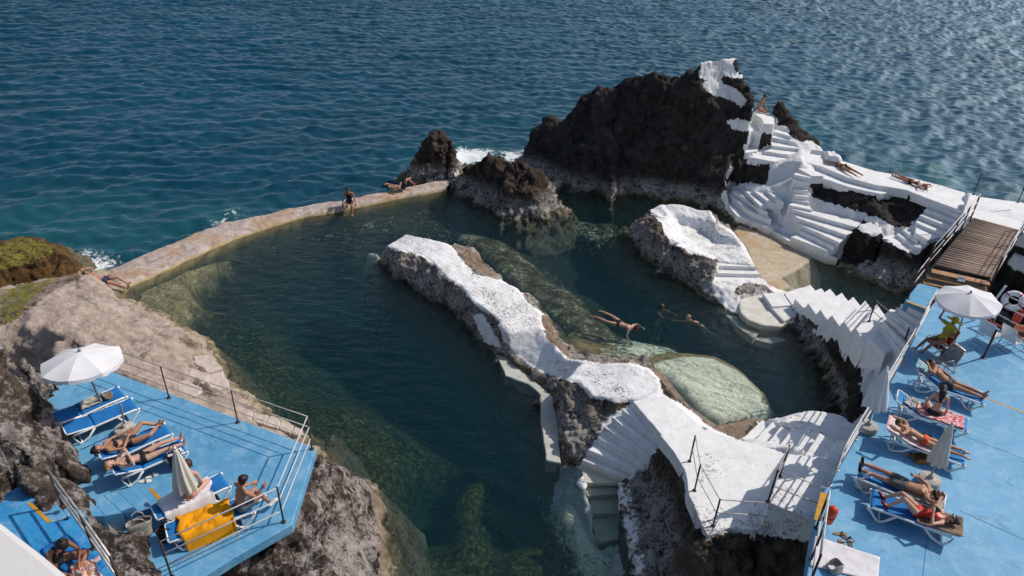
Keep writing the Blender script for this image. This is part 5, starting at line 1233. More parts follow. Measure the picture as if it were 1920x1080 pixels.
# right deck: feet point right
B7 = bedpx('lounger nearest the yellow-hatted sitter, its head end on a blue green cushion', (1848,748), (1712,700), 0, DECKZ, back=.30, slingm='slinglight')
B8 = bedpx('lounger spread with the red patterned towel', (1816,798), (1675,752), 0, DECKZ, back=.22, slingm='slinglight')
B9 = bedpx('lounger with a pink towel under the bather in red briefs', (1812,860), (1660,806), 0, DECKZ, back=.22, slingm='slinglight')
B10 = bedpx('lounger under the bearded man in grey shorts', (1608,880), (1770,945), 0, DECKZ, back=.05)
B11 = bedpx('lounger nearest the viewer on the right deck, under the woman in red', (1630,932), (1800,992), 0, DECKZ, back=.05)

# towels
on_bed('towel', 'orange yellow towel draped over a lounger on the left deck', 'towel', B6, .42, 1.62, -.48, .44, M['gold'], wave=.065, seed=3, drop=1, res=(34, 24), jag=.11)
on_bed('towel', 'big white towel with a scatter of prints under the bather by the folded parasol', 'towel', B5, .42, 1.72, -.36, .46, M['towelwhite'], wave=.05, seed=5, drop=1, res=(28, 20), jag=.09)
on_bed('towel', 'red and white patterned towel under the dark haired woman', 'towel', B8, .12, 1.32, -.30, .30, M['redpat'], wave=.035, seed=7, res=(24, 14))
on_bed('towel', 'pink towel under the bather in red briefs', 'towel', B9, .45, 1.95, -.29, .31, M['pinktowel'], wave=.02, seed=8, res=(24, 14))
on_bed('towel', 'tan striped towel under the head of the woman in red', 'towel', B11, 1.02, 1.96, -.31, .31, M['toweltan'], wave=.018, seed=9, res=(20, 14))
on_bed('towel', 'pale tan towel under the head of the bearded man', 'towel', B10, 1.0, 1.9, -.30, .30, M['canvas'], wave=.02, seed=10, res=(20, 14))
on_bed('cushion', 'blue green printed cushion behind the head of the man in dark trunks', 'cushion', B7, 1.50, 1.93, -.24, .24, M['bluepat'], wave=.06, seed=11, thick=.05)
on_bed('towel', 'black and white printed scarf bunched at the head of the red towel lounger', 'scarf', B8, 1.36, 1.68, -.10, .26, M['bwpat'], wave=.13, seed=12, jag=.12)
on_bed('bag', 'small grey pouch lying beside the printed scarf', 'pouch', B8, 1.30, 1.5, -.28, -.10, M['canvas'], wave=.10, seed=13, jag=.06)
on_bed('clothes', 'crumpled beige shirt lying on the lounger below the open parasol', 'shirt', B1, .55, 1.12, -.20, .16, M['canvas'], wave=.09, seed=14, jag=.16)
on_bed('clothes', 'crumpled grey patterned cloth beside the beige shirt', 'cloth', B1, .30, .58, -.16, .14, M['toweltan'], wave=.07, seed=15, jag=.10)
on_bed('towel', 'white towel bunched at the foot of the blond bather lounger', 'towel', B4, .12, .52, .05, .34, M['towelwhite'], wave=.06, seed=16, jag=.08)
cloth('towel', 'white mat with a blue edge lying flat on the right deck corner', 'mat', [RP(1528,1006), RP(1649,1047), RP(1646,1092), RP(1518,1062)], DECKZ+.006, M['towelwhite'], wave=.012, seed=17, res=(24, 16), jag=.01)
cloth('towel', 'colourful printed cloth beside the woman on the upper platform', 'towel', [P(140,1062,UZ), P(186,1050,UZ), P(196,1098,UZ), P(140,1110,UZ)], UZ+.02, M['multi'], wave=.10, seed=18, jag=.06)
cloth('towel', 'deep blue towel under the woman on the upper platform', 'towel', [P(78,1032,UZ), P(126,1004,UZ), P(200,1062,UZ), P(150,1100,UZ)], UZ+.01, M['sling'], wave=.02, seed=19)

# ---------------------------------------------------------------- parasols
p0 = LP(196,772); pt = P(150,661,LDZ+1.75)
off = (pt-p0); parasol_open(p0, 1.8, .76, 'open white parasol over the two loungers on the left deck', lean=(off.x/off.z, off.y/off.z), rot=.2, tilt=(-.06, .24))
pb(parasol_base(P(196,772,LDZ), None, .22))
LASTP[0] = empty('parasol_stand', LP(237,812), 'white concrete stand holding a bare grey pole on the left deck', 'parasol stand')
pb(parasol_base(LP(237,812), None, .21))
bm = bmesh.new(); q0 = LP(237,808); add_tube(bm, [q0+Vector((0,0,.15)), P(226,758,LDZ+.98)], .018, 8); keep(bm_obj('pole', bm, M['greypole'], smooth=True), LASTP[0])
p0 = LP(360,962); parasol_closed(p0, .62, .95, .2, 'folded white parasol in front of the seated bather on the left deck', 'cream', lean=(0, .02), pole='bamboo', flare=1.15)
p0 = RP(1740,906); pt = P(1786,793,DECKZ+1.7); off = pt-p0
parasol_closed(p0, .62, 1.05, .18, 'folded cream parasol between the loungers on the right deck', 'cream', lean=(off.x/off.z, off.y/off.z), flare=1.2)
pb(parasol_base(p0, None, .22))
p0 = RP(1625,806); pt = P(1662,692,DECKZ+1.75); off = pt-p0
parasol_closed(p0, .7, 1.08, .24, 'folded white parasol at the rail of the right deck', 'cloth', lean=(off.x/off.z, off.y/off.z), flare=1.25)
pb(parasol_base(p0, None, .22))
p0 = RP(1786,655); pt = P(1800,552,DECKZ+1.8); off = pt-p0
parasol_open(p0, 1.82, .75, 'open white parasol on the right deck beside the bridge', lean=(off.x/off.z*.4, off.y/off.z*.4), rot=.35)
# maroon post
bm = bmesh.new(); q0 = RP(1843,671); add_tube(bm, [q0, P(1869,618,DECKZ+1.0)], .028, 8); add_lathe(bm, [(.07,0),(.07,.012),(.03,.02)], q0, 12)
tag(bm_obj('post', bm, M['redpipe'], smooth=True), 'dark maroon post standing on the right deck', 'post')

# ---------------------------------------------------------------- lifebuoy board
LB = empty('lifebuoy', P(1901,563,DECKZ+.9), 'white lifebuoy with red bands hung on the far rail of the right deck', 'lifebuoy')
tx = NT('lifebuoy_shell'); ob = tx.n('SeparateXYZ', Vector=tx.obj()); an = tx.math('ARCTAN2', ob.outputs[1], ob.outputs[0])
fr = tx.math('FRACT', tx.math('ADD', tx.math('DIVIDE', an, math.pi/2), .38)); st = tx.math('LESS_THAN', fr, .11)
tx.bsdf(tx.mix(st, (.78, .76, .76), (.30, .02, .04)), .45)
bm = bmesh.new(); SR, sr = .30, .115
rings = []
for i in range(40):
    th = 2*math.pi*i/40; rings.append([bm.verts.new(((SR+sr*math.cos(ph))*math.cos(th), (SR+sr*math.cos(ph))*math.sin(th), .06*math.sin(ph))) for ph in [2*math.pi*k/12 for k in range(12)]])
for i in range(40):
    a, b = rings[i], rings[(i+1) % 40]
    for k in range(12): bm.faces.new((a[k], b[k], b[(k+1) % 12], a[(k+1) % 12]))
ring = bm_obj('ring', bm, tx.m, LB, True)
M['redink'] = plain('red_lettering', (.30, .02, .06), .6)
def text(body, size, mat, parent, loc, rot, name='lettering', extr=.002):
    cu = bpy.data.curves.new(name, 'FONT'); cu.body = body; cu.size = size; cu.extrude = extr; cu.align_x = 'CENTER'; cu.align_y = 'CENTER'
    tmp = bpy.data.objects.new(name, cu); COL.objects.link(tmp); bpy.context.view_layer.update()
    me = bpy.data.meshes.new_from_object(tmp.evaluated_get(bpy.context.evaluated_depsgraph_get())); bpy.data.objects.remove(tmp)
    o = link(name, me, mat, parent); o.location = loc; o.rotation_euler = rot; return o
for ch, an_ in (('S', 170), ('I', 82), ('N', -8)):
    a = R(an_); text(ch, .20, M['redink'], ring, (SR*math.cos(a), SR*math.sin(a), .066), (0, 0, R(0) if ch != 'N' else R(-12)))
bm = bmesh.new(); add_tube(bm, [(.43*math.cos(t_), .43*math.sin(t_)-.02, -.01) for t_ in [math.pi*.95+k*math.pi*.9/12 for k in range(13)]], .008, 6)
bm_obj('grab_line', bm, M['plastic'], ring, True)
vdir = (Vector((0, 0, CAMH))-LB.location).normalized()
LB.rotation_euler = (R(48), R(0), R(-42)); LB.scale = (.68, .68, .68)
# crossed white posts behind it
bm = bmesh.new(); a = P(1886,537,DECKZ+1.5); add_box(bm, (0, 0, 0), (.08, .02, .75), 0, R(14)); o = bm_obj('board', bm, M['plastic'], bevel=.01)
o.location = P(1884,566,DECKZ+.75)+Vector((-.04,.28,.0)); tag(o, 'white board standing behind the lifebuoy', 'board')
# small rescue cans
def can(label, pos, rx, rz, mat, L=.5, r=.10):
    root = empty('rescue_float', pos, label, 'rescue float'); bm = bmesh.new()
    add_lathe(bm, [(0, -L/2), (r*.55, -L/2+.01), (r*.95, -L/2+.07), (r, -.03), (r, .03), (r*.95, L/2-.07), (r*.55, L/2-.01), (0, L/2)], seg=16); bm_obj('body', bm, mat, root, True)
    bm = bmesh.new(); add_lathe(bm, [(r*.96, -.012), (r*1.04, -.012), (r*1.04, .012), (r*.96, .012)], seg=16); bm_obj('strap', bm, M['blackcloth'], root, True)
    root.rotation_euler = (rx, 0, rz); return root
M['orange'] = plain('orange_red_plastic', (.68, .065, .02), .45, .1)
can('orange red rescue float hanging on the railing near the white mat', P(1557,966,DECKZ+.42), R(8), 0, M['orange'], .5, .1)
bag('bag', 'small orange bag hanging on the far rail below the lifebuoy', P(1903,606,DECKZ+.2), .34, .12, .34, M['orange'], .3)
can('orange roll at the right edge of the photograph beside the far rail', P(1922,617,DECKZ+.55), R(80), R(60), plain('salmon_plastic', (.55, .16, .09), .6), .5, .1)
# red and white tag on the rail above the yellow-hatted sitter
bm = bmesh.new(); add_box(bm, (0, 0, 0), (.10, .06, .42)); o = bm_obj('rail_cover', bm, M['redink'], bevel=.01); o.location = P(1747,568,DECKZ+.55); o.rotation_euler = (R(30), R(8), R(-30)); tag(o, 'red plastic cover strapped to the railing above the sawtooth stairs', 'rail cover')
bm = bmesh.new(); add_box(bm, (0, 0, 0), (.20, .012, .17)); sg = bm_obj('sign', bm, plain('pale_blue_sign_panel', (.50, .62, .70), .5), bevel=.004)
sg.location = P(1803,523,4.25); sg.rotation_euler = (R(-50), 0, R(-18)); tag(sg, 'small pale blue notice fixed to the wooden step of the bridge', 'sign')
for k in range(3):
    bm = bmesh.new(); add_box(bm, (0, -.008, .045-.035*k), (.16, .003, .012)); bm_obj('printed_line', bm, M['redink'], sg)

# ---------------------------------------------------------------- plastic chairs, cool box
CHG = 'metal framed deck chairs'
def chair(label, pos, rz, seat, tubem='plastic', back=.5, group=CHG, recl=.35, seat_h=.34):
    root = empty('chair', pos, label, 'chair', group, rz); bm = bmesh.new(); w = .26
    for s in (-1, 1):
        add_tube(bm, [(.26, s*w, .0), (.20, s*w, seat_h), (-.22, s*w, seat_h-.06), (-.22-recl*.6, s*w, seat_h+back)], .013, 6)
        add_tube(bm, [(-.32, s*w, 0), (-.18, s*w, .25), (-.05, s*w, seat_h+.18), (.22, s*w, seat_h+.18), (.21, s*w, seat_h)], .013, 6)
    add_tube(bm, [(-.22-recl*.6, -w, seat_h+back), (-.22-recl*.6, w, seat_h+back)], .013, 6); add_tube(bm, [(.20, -w, seat_h), (.20, w, seat_h)], .013, 6); add_tube(bm, [(-.32, -w, .012), (-.32, w, .012)], .013, 6)
    bm_obj('frame', bm, M[tubem], root, True)
    bm = bmesh.new(); add_box(bm, (-.01, 0, seat_h-.02), (.42, .49, .018), 0, -.14); bm_obj('seat', bm, seat, root, bevel=.006)
    root.scale = (.86, .80, .86)
    bm = bmesh.new(); L = math.hypot(recl*.6, back+.06); add_box(bm, (-.22-recl*.3, 0, seat_h-.03+(back+.06)/2), (.016, .49, L), 0, -math.atan2(recl*.6, back+.06)); bm_obj('backrest', bm, seat, root, bevel=.006)
    return root
M['orangeseat'] = plain('orange_red_seat', (.38, .06, .03), .6, .15)
M['darkslats'] = pattern('dark_and_pale_woven_seat', (.05, .05, .06), (.45, .45, .46), 26)
CH1 = chair('folding chair with a dark backrest under the sitter in a yellow hat', RP(1750,662), R(197), M['orangeseat'], 'chrome')
chair('empty white tube chair with a dark woven seat beside the cool box', RP(1762,694), R(200), M['darkslats'], 'chrome', back=.42, recl=.25)
chair('white tube chair behind the maroon post at the far rail', RP(1850,640), R(30), M['plastic'], 'plastic')
chair('white tube chair at the right edge of the deck by the far rail', RP(1893,652), R(20), M['plastic'], 'plastic')
CB = empty('cool_box', RP(1781,672), 'grey and white cool box standing behind the yellow-hatted sitter', 'cool box', rz=R(15))
bm = bmesh.new(); add_box(bm, (0, 0, .15), (.42, .30, .30)); bm_obj('body', bm, plain('dark_grey_plastic', (.12,.12,.13), .5), CB, bevel=.02)
bm = bmesh.new(); add_box(bm, (0, 0, .325), (.45, .33, .05)); bm_obj('lid', bm, M['plastic'], CB, bevel=.015)
bm = bmesh.new(); add_lathe(bm, [(.0,0),(.13,0),(.15,.02),(.15,.03),(.0,.02)], CB.location+Vector((0,0,.352)), 16); tag(bm_obj('plate', bm, M['straw'], smooth=True), 'plate of food on top of the cool box', 'plate')

# ---------------------------------------------------------------- bags and small things
bag('beach_bag', 'grey white canvas beach bag by the stairs on the left deck', P(268,1002,LDZ), .40, .22, .36, M['canvas'], .5)
bag('backpack', 'black backpack with a white badge behind the folded parasol', LP(333,878), .26, .20, .40, M['blackcloth'], .6, slump=.05, cat='backpack')
bag('bag', 'dark bag lying under the lounger with the orange towel', LP(318,1008), .35, .25, .26, M['blackcloth'], .3)
bag('tote_bag', 'white printed tote bag between the rail and the bearded man', RP(1614,912), .34, .18, .34, M['towelwhite'], .2)
bag('plastic_bag', 'grey white crumpled bag on the corner of the white mat', RP(1563,1068), .30, .24, .20, M['canvas'], .4, handles=False, slump=.4)
bag('straw_hat', 'round straw basket lying under the lounger with the pink towel', RP(1723,862), .36, .30, .10, M['straw'], .3, handles=False, cat='basket')
bag('camera_bag', 'small black bag between the red towel and pink towel loungers', RP(1735,822), .22, .12, .10, M['blackcloth'], -.3, handles=False)
M['pinkshoe'] = plain('pale_pink_sandal', (.62, .40, .40), .7); M['greysole'] = plain('grey_sole', (.10, .11, .13), .7); M['tansole'] = plain('tan_leather', (.30, .19, .11), .7)
sandal('pale pink sandal lying on the left deck, the left one of the pair', LP(272,903), R(10), M['plastic'], M['pinkshoe'])
sandal('pale pink sandal lying on the left deck, the right one of the pair', LP(285,893), R(35), M['plastic'], M['pinkshoe'])
sandal('tan slide lying near the white mat, upper one', RP(1575,1002), R(-5), M['tansole'], M['tansole'], .28)
sandal('tan slide lying near the white mat, lower one', RP(1580,1022), R(100), M['tansole'], M['canvas'], .28)
sandal('striped dark slide lying near the white mat, upper one', RP(1588,1010), R(-30), M['greysole'], M['blackcloth'], .28)
sandal('striped dark slide lying near the white mat, lower one', RP(1594,1020), R(75), M['greysole'], M['towelwhite'], .28)
sandal('dark shoe lying beside the straw basket', RP(1702,853), R(-20), M['pinkshoe'], M['blackcloth'], .26)
# coffee cup at the lounger
WB = empty('water_bottle', LP(312,868), 'clear water bottle standing beside the black backpack', 'bottle')
bm = bmesh.new(); add_lathe(bm, [(.0,0),(.035,0),(.038,.01),(.036,.16),(.015,.20),(.015,.22),(0,.22)], seg=12); bm_obj('body', bm, plain('pale_clear_plastic', (.45,.52,.56), .15), WB, True)
bm = bmesh.new(); add_lathe(bm, [(.0,.22),(.018,.22),(.018,.245),(0,.245)], seg=10); bm_obj('cap', bm, M['plastic'], WB, True)
# ================================================================ PEOPLE
def skin_mat(name, c):
    t = NT(name); n = t.noise(3, 4, .6, t.obj()); n2 = t.noise(30, 2, .5, t.obj())
    col = t.mix(t.ramp(n, .3, .7), tuple(v*.88 for v in c), (min(1, c[0]*1.06), c[1]*1.02, c[2]))
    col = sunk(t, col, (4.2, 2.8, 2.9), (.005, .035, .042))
    t.bsdf(col, .48, t.bump(n2, .12, .004), Specular_IOR_Level=.35, Subsurface_Weight=.06); return t.m
SK = {'light': skin_mat('light_skin', (.55, .33, .24)), 'pink': skin_mat('pink_skin', (.58, .33, .26)), 'tan': skin_mat('tanned_skin', (.42, .22, .135)),
      'brown': skin_mat('brown_skin', (.27, .125, .07)), 'olive': skin_mat('olive_skin', (.36, .18, .11))}
HR = {'dark': plain('dark_hair', (.014, .010, .008), .5, .2, 12, .5, 80), 'blond': plain('blond_hair', (.36, .22, .09), .55, .25, 12, .5, 80), 'brown': plain('brown_hair', (.06, .032, .018), .5, .25, 12, .5, 80), 'red': plain('auburn_hair', (.10, .018, .014), .5, .25, 12, .5, 80)}
CL = {'black': M['blackcloth'], 'red': plain('red_swim_fabric', (.60, .018, .012), .6, .1), 'orange': plain('orange_red_swim_fabric', (.66, .07, .02), .6, .1), 'pinkc': plain('dusty_pink_fabric', (.52, .24, .22), .8, .1),
      'grey': plain('grey_green_shorts', (.10, .11, .11), .85, .15), 'navy': plain('navy_trunks', (.012, .03, .09), .7, .15), 'yellow': plain('yellow_shirt', (.52, .42, .05), .85, .15), 'hat': plain('yellow_straw_hat', (.72, .46, .015), .8, .15, 12, .4, 50),
      'charcoal': plain('charcoal_trunks', (.03, .045, .06), .7, .2), 'slate': plain('slate_blue_shorts', (.10, .15, .19), .85, .2), 'white': M['plastic'], 'darkred': plain('dark_red_rubber', (.22, .01, .015), .6), 'lens': plain('dark_lens', (.01, .01, .012), .15), 'lip': plain('lip', (.30, .09, .07), .5), 'eye': plain('eye', (.02, .014, .012), .3)}
def blob(bm, a, b, ra, rb, side=None, k=1.0, seg=12):
    """tapered capsule, widened by k along side"""
    a, b = Vector(a), Vector(b); d = b-a; L = d.length
    if L < 1e-5: d = Vector((0, 0, 1)); L = 1e-5
    d = d.normalized(); s = side if side is not None else d.orthogonal(); s = (s-d*s.dot(d)).normalized(); t = d.cross(s)
    prof = [(-math.cos(x)*ra, math.sin(x)*ra) for x in [math.pi/2*i/4 for i in range(1, 5)]]+[(L+math.sin(x)*rb, math.cos(x)*rb) for x in [math.pi/2*i/4 for i in range(0, 4)]]
    rings = [[bm.verts.new(a+d*z+(s*math.cos(2*math.pi*i/seg)*k+t*math.sin(2*math.pi*i/seg))*r) for i in range(seg)] for z, r in prof]
    p0 = bm.verts.new(a-d*ra); p1 = bm.verts.new(b+d*rb)
    for x, y in zip(rings[:-1], rings[1:]):
        for i in range(seg): bm.faces.new((x[i], x[(i+1) % seg], y[(i+1) % seg], y[i]))
    for i in range(seg): bm.faces.new((p0, rings[0][(i+1) % seg], rings[0][i])); bm.faces.new((p1, rings[-1][i], rings[-1][(i+1) % seg]))
def remeshed(bm, voxel, smooth=3, name='body'):
    bmesh.ops.recalc_face_normals(bm, faces=bm.faces); me = bpy.data.meshes.new(name); bm.to_mesh(me); bm.free()
    o = bpy.data.objects.new('tmp', me); COL.objects.link(o)
    r = o.modifiers.new('r', 'REMESH'); r.mode = 'VOXEL'; r.voxel_size = voxel
    if smooth: sm = o.modifiers.new('s', 'SMOOTH'); sm.factor = .5; sm.iterations = smooth
    dg = bpy.context.evaluated_depsgraph_get(); dg.update(); out = bpy.data.meshes.new_from_object(o.evaluated_get(dg)); bpy.data.objects.remove(o); out.name = name; return out
REST = dict(la=[(.25, 0, -1), (.1, .15, -1)], ra=[(.25, 0, -1), (.1, .15, -1)], ll=[(.08, 0, -1), (.02, 0, -1)], rl=[(.08, 0, -1), (.02, 0, -1)])
def person(label, pos, t, f, pose={}, sex='f', skin='tan', hair='dark', hstyle='long', wear=(), scale=.88, voxel=.0095, head=None, face=None, bend=0.0, glasses=False, beard=False, feet=None, clip=None, hip=0.0):
    """pelvis at pos, t = spine direction, f = belly direction; limb directions are (outwards, forwards, headwards)"""
    t = Vector(t).normalized(); f = Vector(f); f = (f-t*f.dot(t)).normalized(); l = t.cross(f)
    t2 = (t*math.cos(bend)+f*math.sin(bend)); f2 = (f*math.cos(bend)-t*math.sin(bend)); S = scale; male = sex == 'm'
    tl = t*math.cos(hip)-f*math.sin(hip); fl = f*math.cos(hip)+t*math.sin(hip)
    def D(v, sgn, up=False): return (l*(v[0]*sgn)+(f2 if up else fl)*v[1]+(t2 if up else tl)*v[2]).normalized()
    O = Vector((0, 0, 0)); mid = t*.20; nb = mid+t2*.30; bm = bmesh.new(); bones = []
    sh = .185 if male else .160; hp = .085 if male else .092
    blob(bm, -l*.065-t*.01, l*.065-t*.01, .098, .098)                         # pelvis
    for s in (-1, 1): blob(bm, l*s*.07-f*.035-t*.03, l*s*.07-f*.03, .082, .075)
    blob(bm, t*.05, mid, .088 if male else .080, .083 if male else .074, l, 1.32)
    blob(bm, mid, mid+t2*.16, .084 if male else .075, .096 if male else .082, l, 1.45)
    blob(bm, mid+t2*.16, mid+t2*.225, .092 if male else .078, .062, l, 1.7)
    if not male:
        for s in (-1, 1): blob(bm, mid+t2*.12+l*s*.065+f2*.055, mid+t2*.10+l*s*.07+f2*.072, .048, .045)
    else:
        for s in (-1, 1): blob(bm, mid+t2*.14+l*s*.07+f2*.04, mid+t2*.16+l*s*.10+f2*.035, .055, .05)
    bones.append(('torso', -t*.12, mid, 0)); bones.append(('chest', mid, nb, 0))
    hd = D(head, 1, True) if head else t2; fc = D(face, 1, True) if face else f2; fc = (fc-hd*fc.dot(hd)).normalized(); hl = hd.cross(fc)
    hc = nb+hd*.155+fc*.012
    blob(bm, nb-t2*.03, nb+hd*.09, .058 if male else .047, .050 if male else .043)
    for s in (-1, 1): blob(bm, nb-t2*.0+l*s*.03, nb-t2*.045+l*s*(sh-.03), .046, .05)   # trapezius and shoulder
    blob(bm, hc+hd*.03-fc*.018, hc+hd*.02+fc*.02, .082, .074, hl, .92); blob(bm, hc-hd*.03+fc*.03, hc-hd*.065+fc*.055, .060, .034, hl, 1.05)
    blob(bm, hc+hd*.005+fc*.088, hc-hd*.018+fc*.104, .009, .013)
    for s in (-1, 1): blob(bm, hc+hl*s*.078-fc*.005+hd*.01, hc+hl*s*.082-fc*.012-hd*.02, .013, .010)
    bones.append(('head', nb+hd*.11, hc+hd*.06, 0)); bones.append(('neck', nb, nb+hd*.09, 0))
    P_ = dict(REST); P_.update(pose); hands = []; J = {'head': hc}
    for sgn, key in ((1, 'la'), (-1, 'ra')):
        a0 = nb-t2*.045+l*sgn*sh; d1, d2 = D(P_[key][0], sgn, True), D(P_[key][1], sgn, True)
        d3 = D(P_[key][2], sgn, True) if len(P_[key]) > 2 else d2
        a1 = a0+d1*.285; a2 = a1+d2*.245; r = 1.0 if male else .86
        blob(bm, a0, a0+d1*.13, .054*r, .047*r); blob(bm, a0+d1*.1, a1, .047*r, .036*r); blob(bm, a1, a1+d2*.09, .036*r, .040*r); blob(bm, a1+d2*.08, a2, .040*r, .025*r)
        n = d3.cross(f2); n = n.normalized() if n.length > .2 else d3.cross(t2).normalized(); pn = n.cross(d3).normalized()
        blob(bm, a2, a2+d3*.075, .024, .030, n, 1.25)                          # palm
        for k, (off, ln) in enumerate(((-.030, .062), (-.011, .074), (.009, .078), (.028, .068))):
            b0 = a2+d3*.085+n*off; b1 = b0+(d3*.9+pn*.30).normalized()*ln*.5+n*off*.1; b2 = b1+(d3*.65+pn*.75).normalized()*ln*.5
            blob(bm, b0-d3*.02, b1, .0105, .0095, seg=8); blob(bm, b1, b2, .0095, .008, seg=8)
        b0 = a2+d3*.03-n*.030; b1 = b0+(d3*.55-n*.8+pn*.2).normalized()*.04; blob(bm, b0, b1, .014, .011, seg=8); blob(bm, b1, b1+(d3*.9-n*.2+pn*.3).normalized()*.028, .011, .009, seg=8)
        bones += [('uarm', a0, a1, sgn), ('farm', a1, a2, sgn), ('hand', a2, a2+d3*.16, sgn)]; J[key] = a2+d3*.08
    for sgn, key in ((1, 'll'), (-1, 'rl')):
        a0 = l*sgn*hp-t*.03; d1, d2 = D(P_[key][0], sgn), D(P_[key][1], sgn)
        a1 = a0+d1*.415; a2 = a1+d2*.405; r = 1.0 if male else .95
        blob(bm, a0, a0+d1*.2, .086*r, .076*r); blob(bm, a0+d1*.18, a1, .076*r, .050*r); back = -(f-d2*f.dot(d2)) if abs(f.dot(d2)) < .9 else -t
        kb = (d1-d2); kb = kb.normalized() if kb.length > .2 else back.normalized()
        blob(bm, a1, a1+d2*.14, .049*r, .052*r); blob(bm, a1+d2*.13-kb*-.0, a2, .053*r, .033*r)
        d3 = D(P_[key][2], sgn) if len(P_[key]) > 2 else None
        if d3 is None: d3 = (f*.9-t*.35); d3 = (d3-d2*d3.dot(d2)*.8).normalized()
        blob(bm, a2-d3*.035+d2*.03, a2+d3*.07+d2*.035, .034, .030, seg=10); blob(bm, a2+d3*.07+d2*.035, a2+d3*.155+d2*.045, .030, .018, d3.cross(d2), 1.35)
        bones += [('thigh', a0, a1, sgn), ('shin', a1, a2, sgn), ('foot', a2+d2*.03, a2+d3*.16+d2*.04, sgn)]; J[key] = a2; J[key+'k'] = a1; J[key+'d'] = (d3, d2)
    me = remeshed(bm, voxel, 3, 'person'); n = len(me.vertices)
    co = np.empty(n*3, np.float32); me.vertices.foreach_get('co', co); co = co.reshape(-1, 3).astype(float)
    nm = np.empty(n*3, np.float32); me.vertices.foreach_get('normal', nm); nm = nm.reshape(-1, 3).astype(float)
    best = np.full(n, 9.0); lab = np.zeros(n, int); par = np.zeros(n)
    for bi, (nme, a, b, sg) in enumerate(bones):
        A, B = np.array(a), np.array(b); AB = B-A; tt = np.clip(((co-A)@AB)/(AB@AB), 0, 1); dd = np.linalg.norm(co-A-tt[:, None]*AB, axis=1)/{'torso': 1.35, 'chest': 1.35, 'thigh': 1.0, 'head': 1.5}.get(nme, 1.0)
        m = dd < best; best[m] = dd[m]; lab[m] = bi; par[m] = tt[m]
    names = np.array([b[0] for b in bones])[lab]
    L3, F3, T3 = np.array(l), np.array(f2), np.array(t); hgt = co@T3
    hv = co-np.array(hc); hF = hv@np.array(fc); hU = hv@np.array(hd); hLn = np.abs(hv@np.array(hl))
    chh = (co-np.array(mid))@np.array(t2); fr = (co-np.array(mid))@F3; lat = np.abs(co@L3)
    polys = [tuple(p.vertices) for p in me.polygons]
    def cut(nme, mask, off, mat, thick=.004):
        idx = np.nonzero(mask)[0]; ms = set(idx.tolist()); fs = [p for p in polys if all(v in ms for v in p)]
        if not fs: return
        u = sorted({v for p in fs for v in p}); mp = {v: i for i, v in enumerate(u)}
        m2 = bpy.data.meshes.new(nme); m2.from_pydata([tuple(co[v]+nm[v]*(off+.002*math.sin(70*co[v][0])*math.sin(60*co[v][1]))) for v in u], [], [tuple(mp[v] for v in p) for p in fs]); o_ = link(nme, m2, mat, body, True)
        sd = o_.modifiers.new('t', 'SOLIDIFY'); sd.thickness = thick; sd.offset = 1; return o_
    body = link('person', me, SK[skin], None, True); body.location = pos; body.scale = (S, S, S)
    tag(body, label, 'person')
    tor = names == 'torso'; che = names == 'chest'; thi = names == 'thigh'; ua = names == 'uarm'
    for w in wear:
        kind, col = w
        if kind == 'briefs': cut('briefs', (tor & (hgt < .055)) | (thi & (par < .10)), .004, CL[col])
        if kind == 'bikini_top': cut('bikini_top', (che & (chh > .055) & (chh < .135) & ((fr > .02) | (chh > .075) & (chh < .11))), .005, CL[col])
        if kind == 'shorts': cut('shorts', (tor & (hgt < .075)) | (thi & (par < .62)), .014, CL[col])
        if kind == 'trunks': cut('trunks', (tor & (hgt < .06)) | (thi & (par < .30)), .008, CL[col])
        if kind == 'swimsuit': cut('swimsuit', (tor) | (thi & (par < .07)) | (che & (chh < .16)) | (che & (chh >= .16) & (lat > .06) & (lat < .10)), .005, CL[col])
        if kind == 'shirt': cut('shirt', (tor & (hgt > -.06)) | che | (ua & (par < .55)), .012, CL[col])
        if kind == 'vest': cut('vest', (tor & (hgt > -.05)) | (che & (chh < .22)), .010, CL[col])
    hm = HR[hair]
    if hstyle != 'none':
        cut('hair', (names == 'head') & ((hF < -.01) & (hU > -.075) | (hU > .052) | ((hF < .035) & (hU > .02))), .010, hm, .012)
    if hstyle == 'long':
        bm = bmesh.new(); blob(bm, hc-fc*.05+hd*.03, hc-fc*.085-hd*.10, .075, .075, hl, 1.1); blob(bm, hc-fc*.085-hd*.10, nb-f2*.085-t2*.16, .075, .035, hl, 1.3)
        link('long_hair', remeshed(bm, .012, 2, 'long_hair'), hm, body, True)
    if hstyle == 'spread':
        bm = bmesh.new(); blob(bm, hc-fc*.04+hd*.04, hc-fc*.055+hd*.10+hl*.03, .075, .05, hl, 1.2); blob(bm, hc-fc*.05+hd*.03-hl*.05, hc-fc*.07+hd*.06-hl*.09, .05, .035)
        link('loose_hair', remeshed(bm, .012, 2, 'loose_hair'), hm, body, True)
    if hstyle == 'bun':
        bm = bmesh.new(); blob(bm, hc+hd*.075-fc*.06, hc+hd*.11-fc*.075, .045, .040); link('hair_bun', remeshed(bm, .01, 2, 'hair_bun'), hm, body, True)
    if beard: cut('beard', (names == 'head') & (hU < -.035) & (hF > .0), .006, hm, .008)
    if voxel < .011:
        for s in (-1, 1):
            bm = bmesh.new(); blob(bm, hc+hl*s*.031+fc*.083+hd*.012, hc+hl*s*.037+fc*.082+hd*.012, .0085, .0085, seg=8); bm_obj('eye', bm, CL['eye'], body, True)
        bm = bmesh.new(); blob(bm, hc+hl*.02+fc*.088-hd*.046, hc-hl*.02+fc*.088-hd*.046, .006, .006, seg=8); bm_obj('mouth', bm, CL['lip'], body, True)
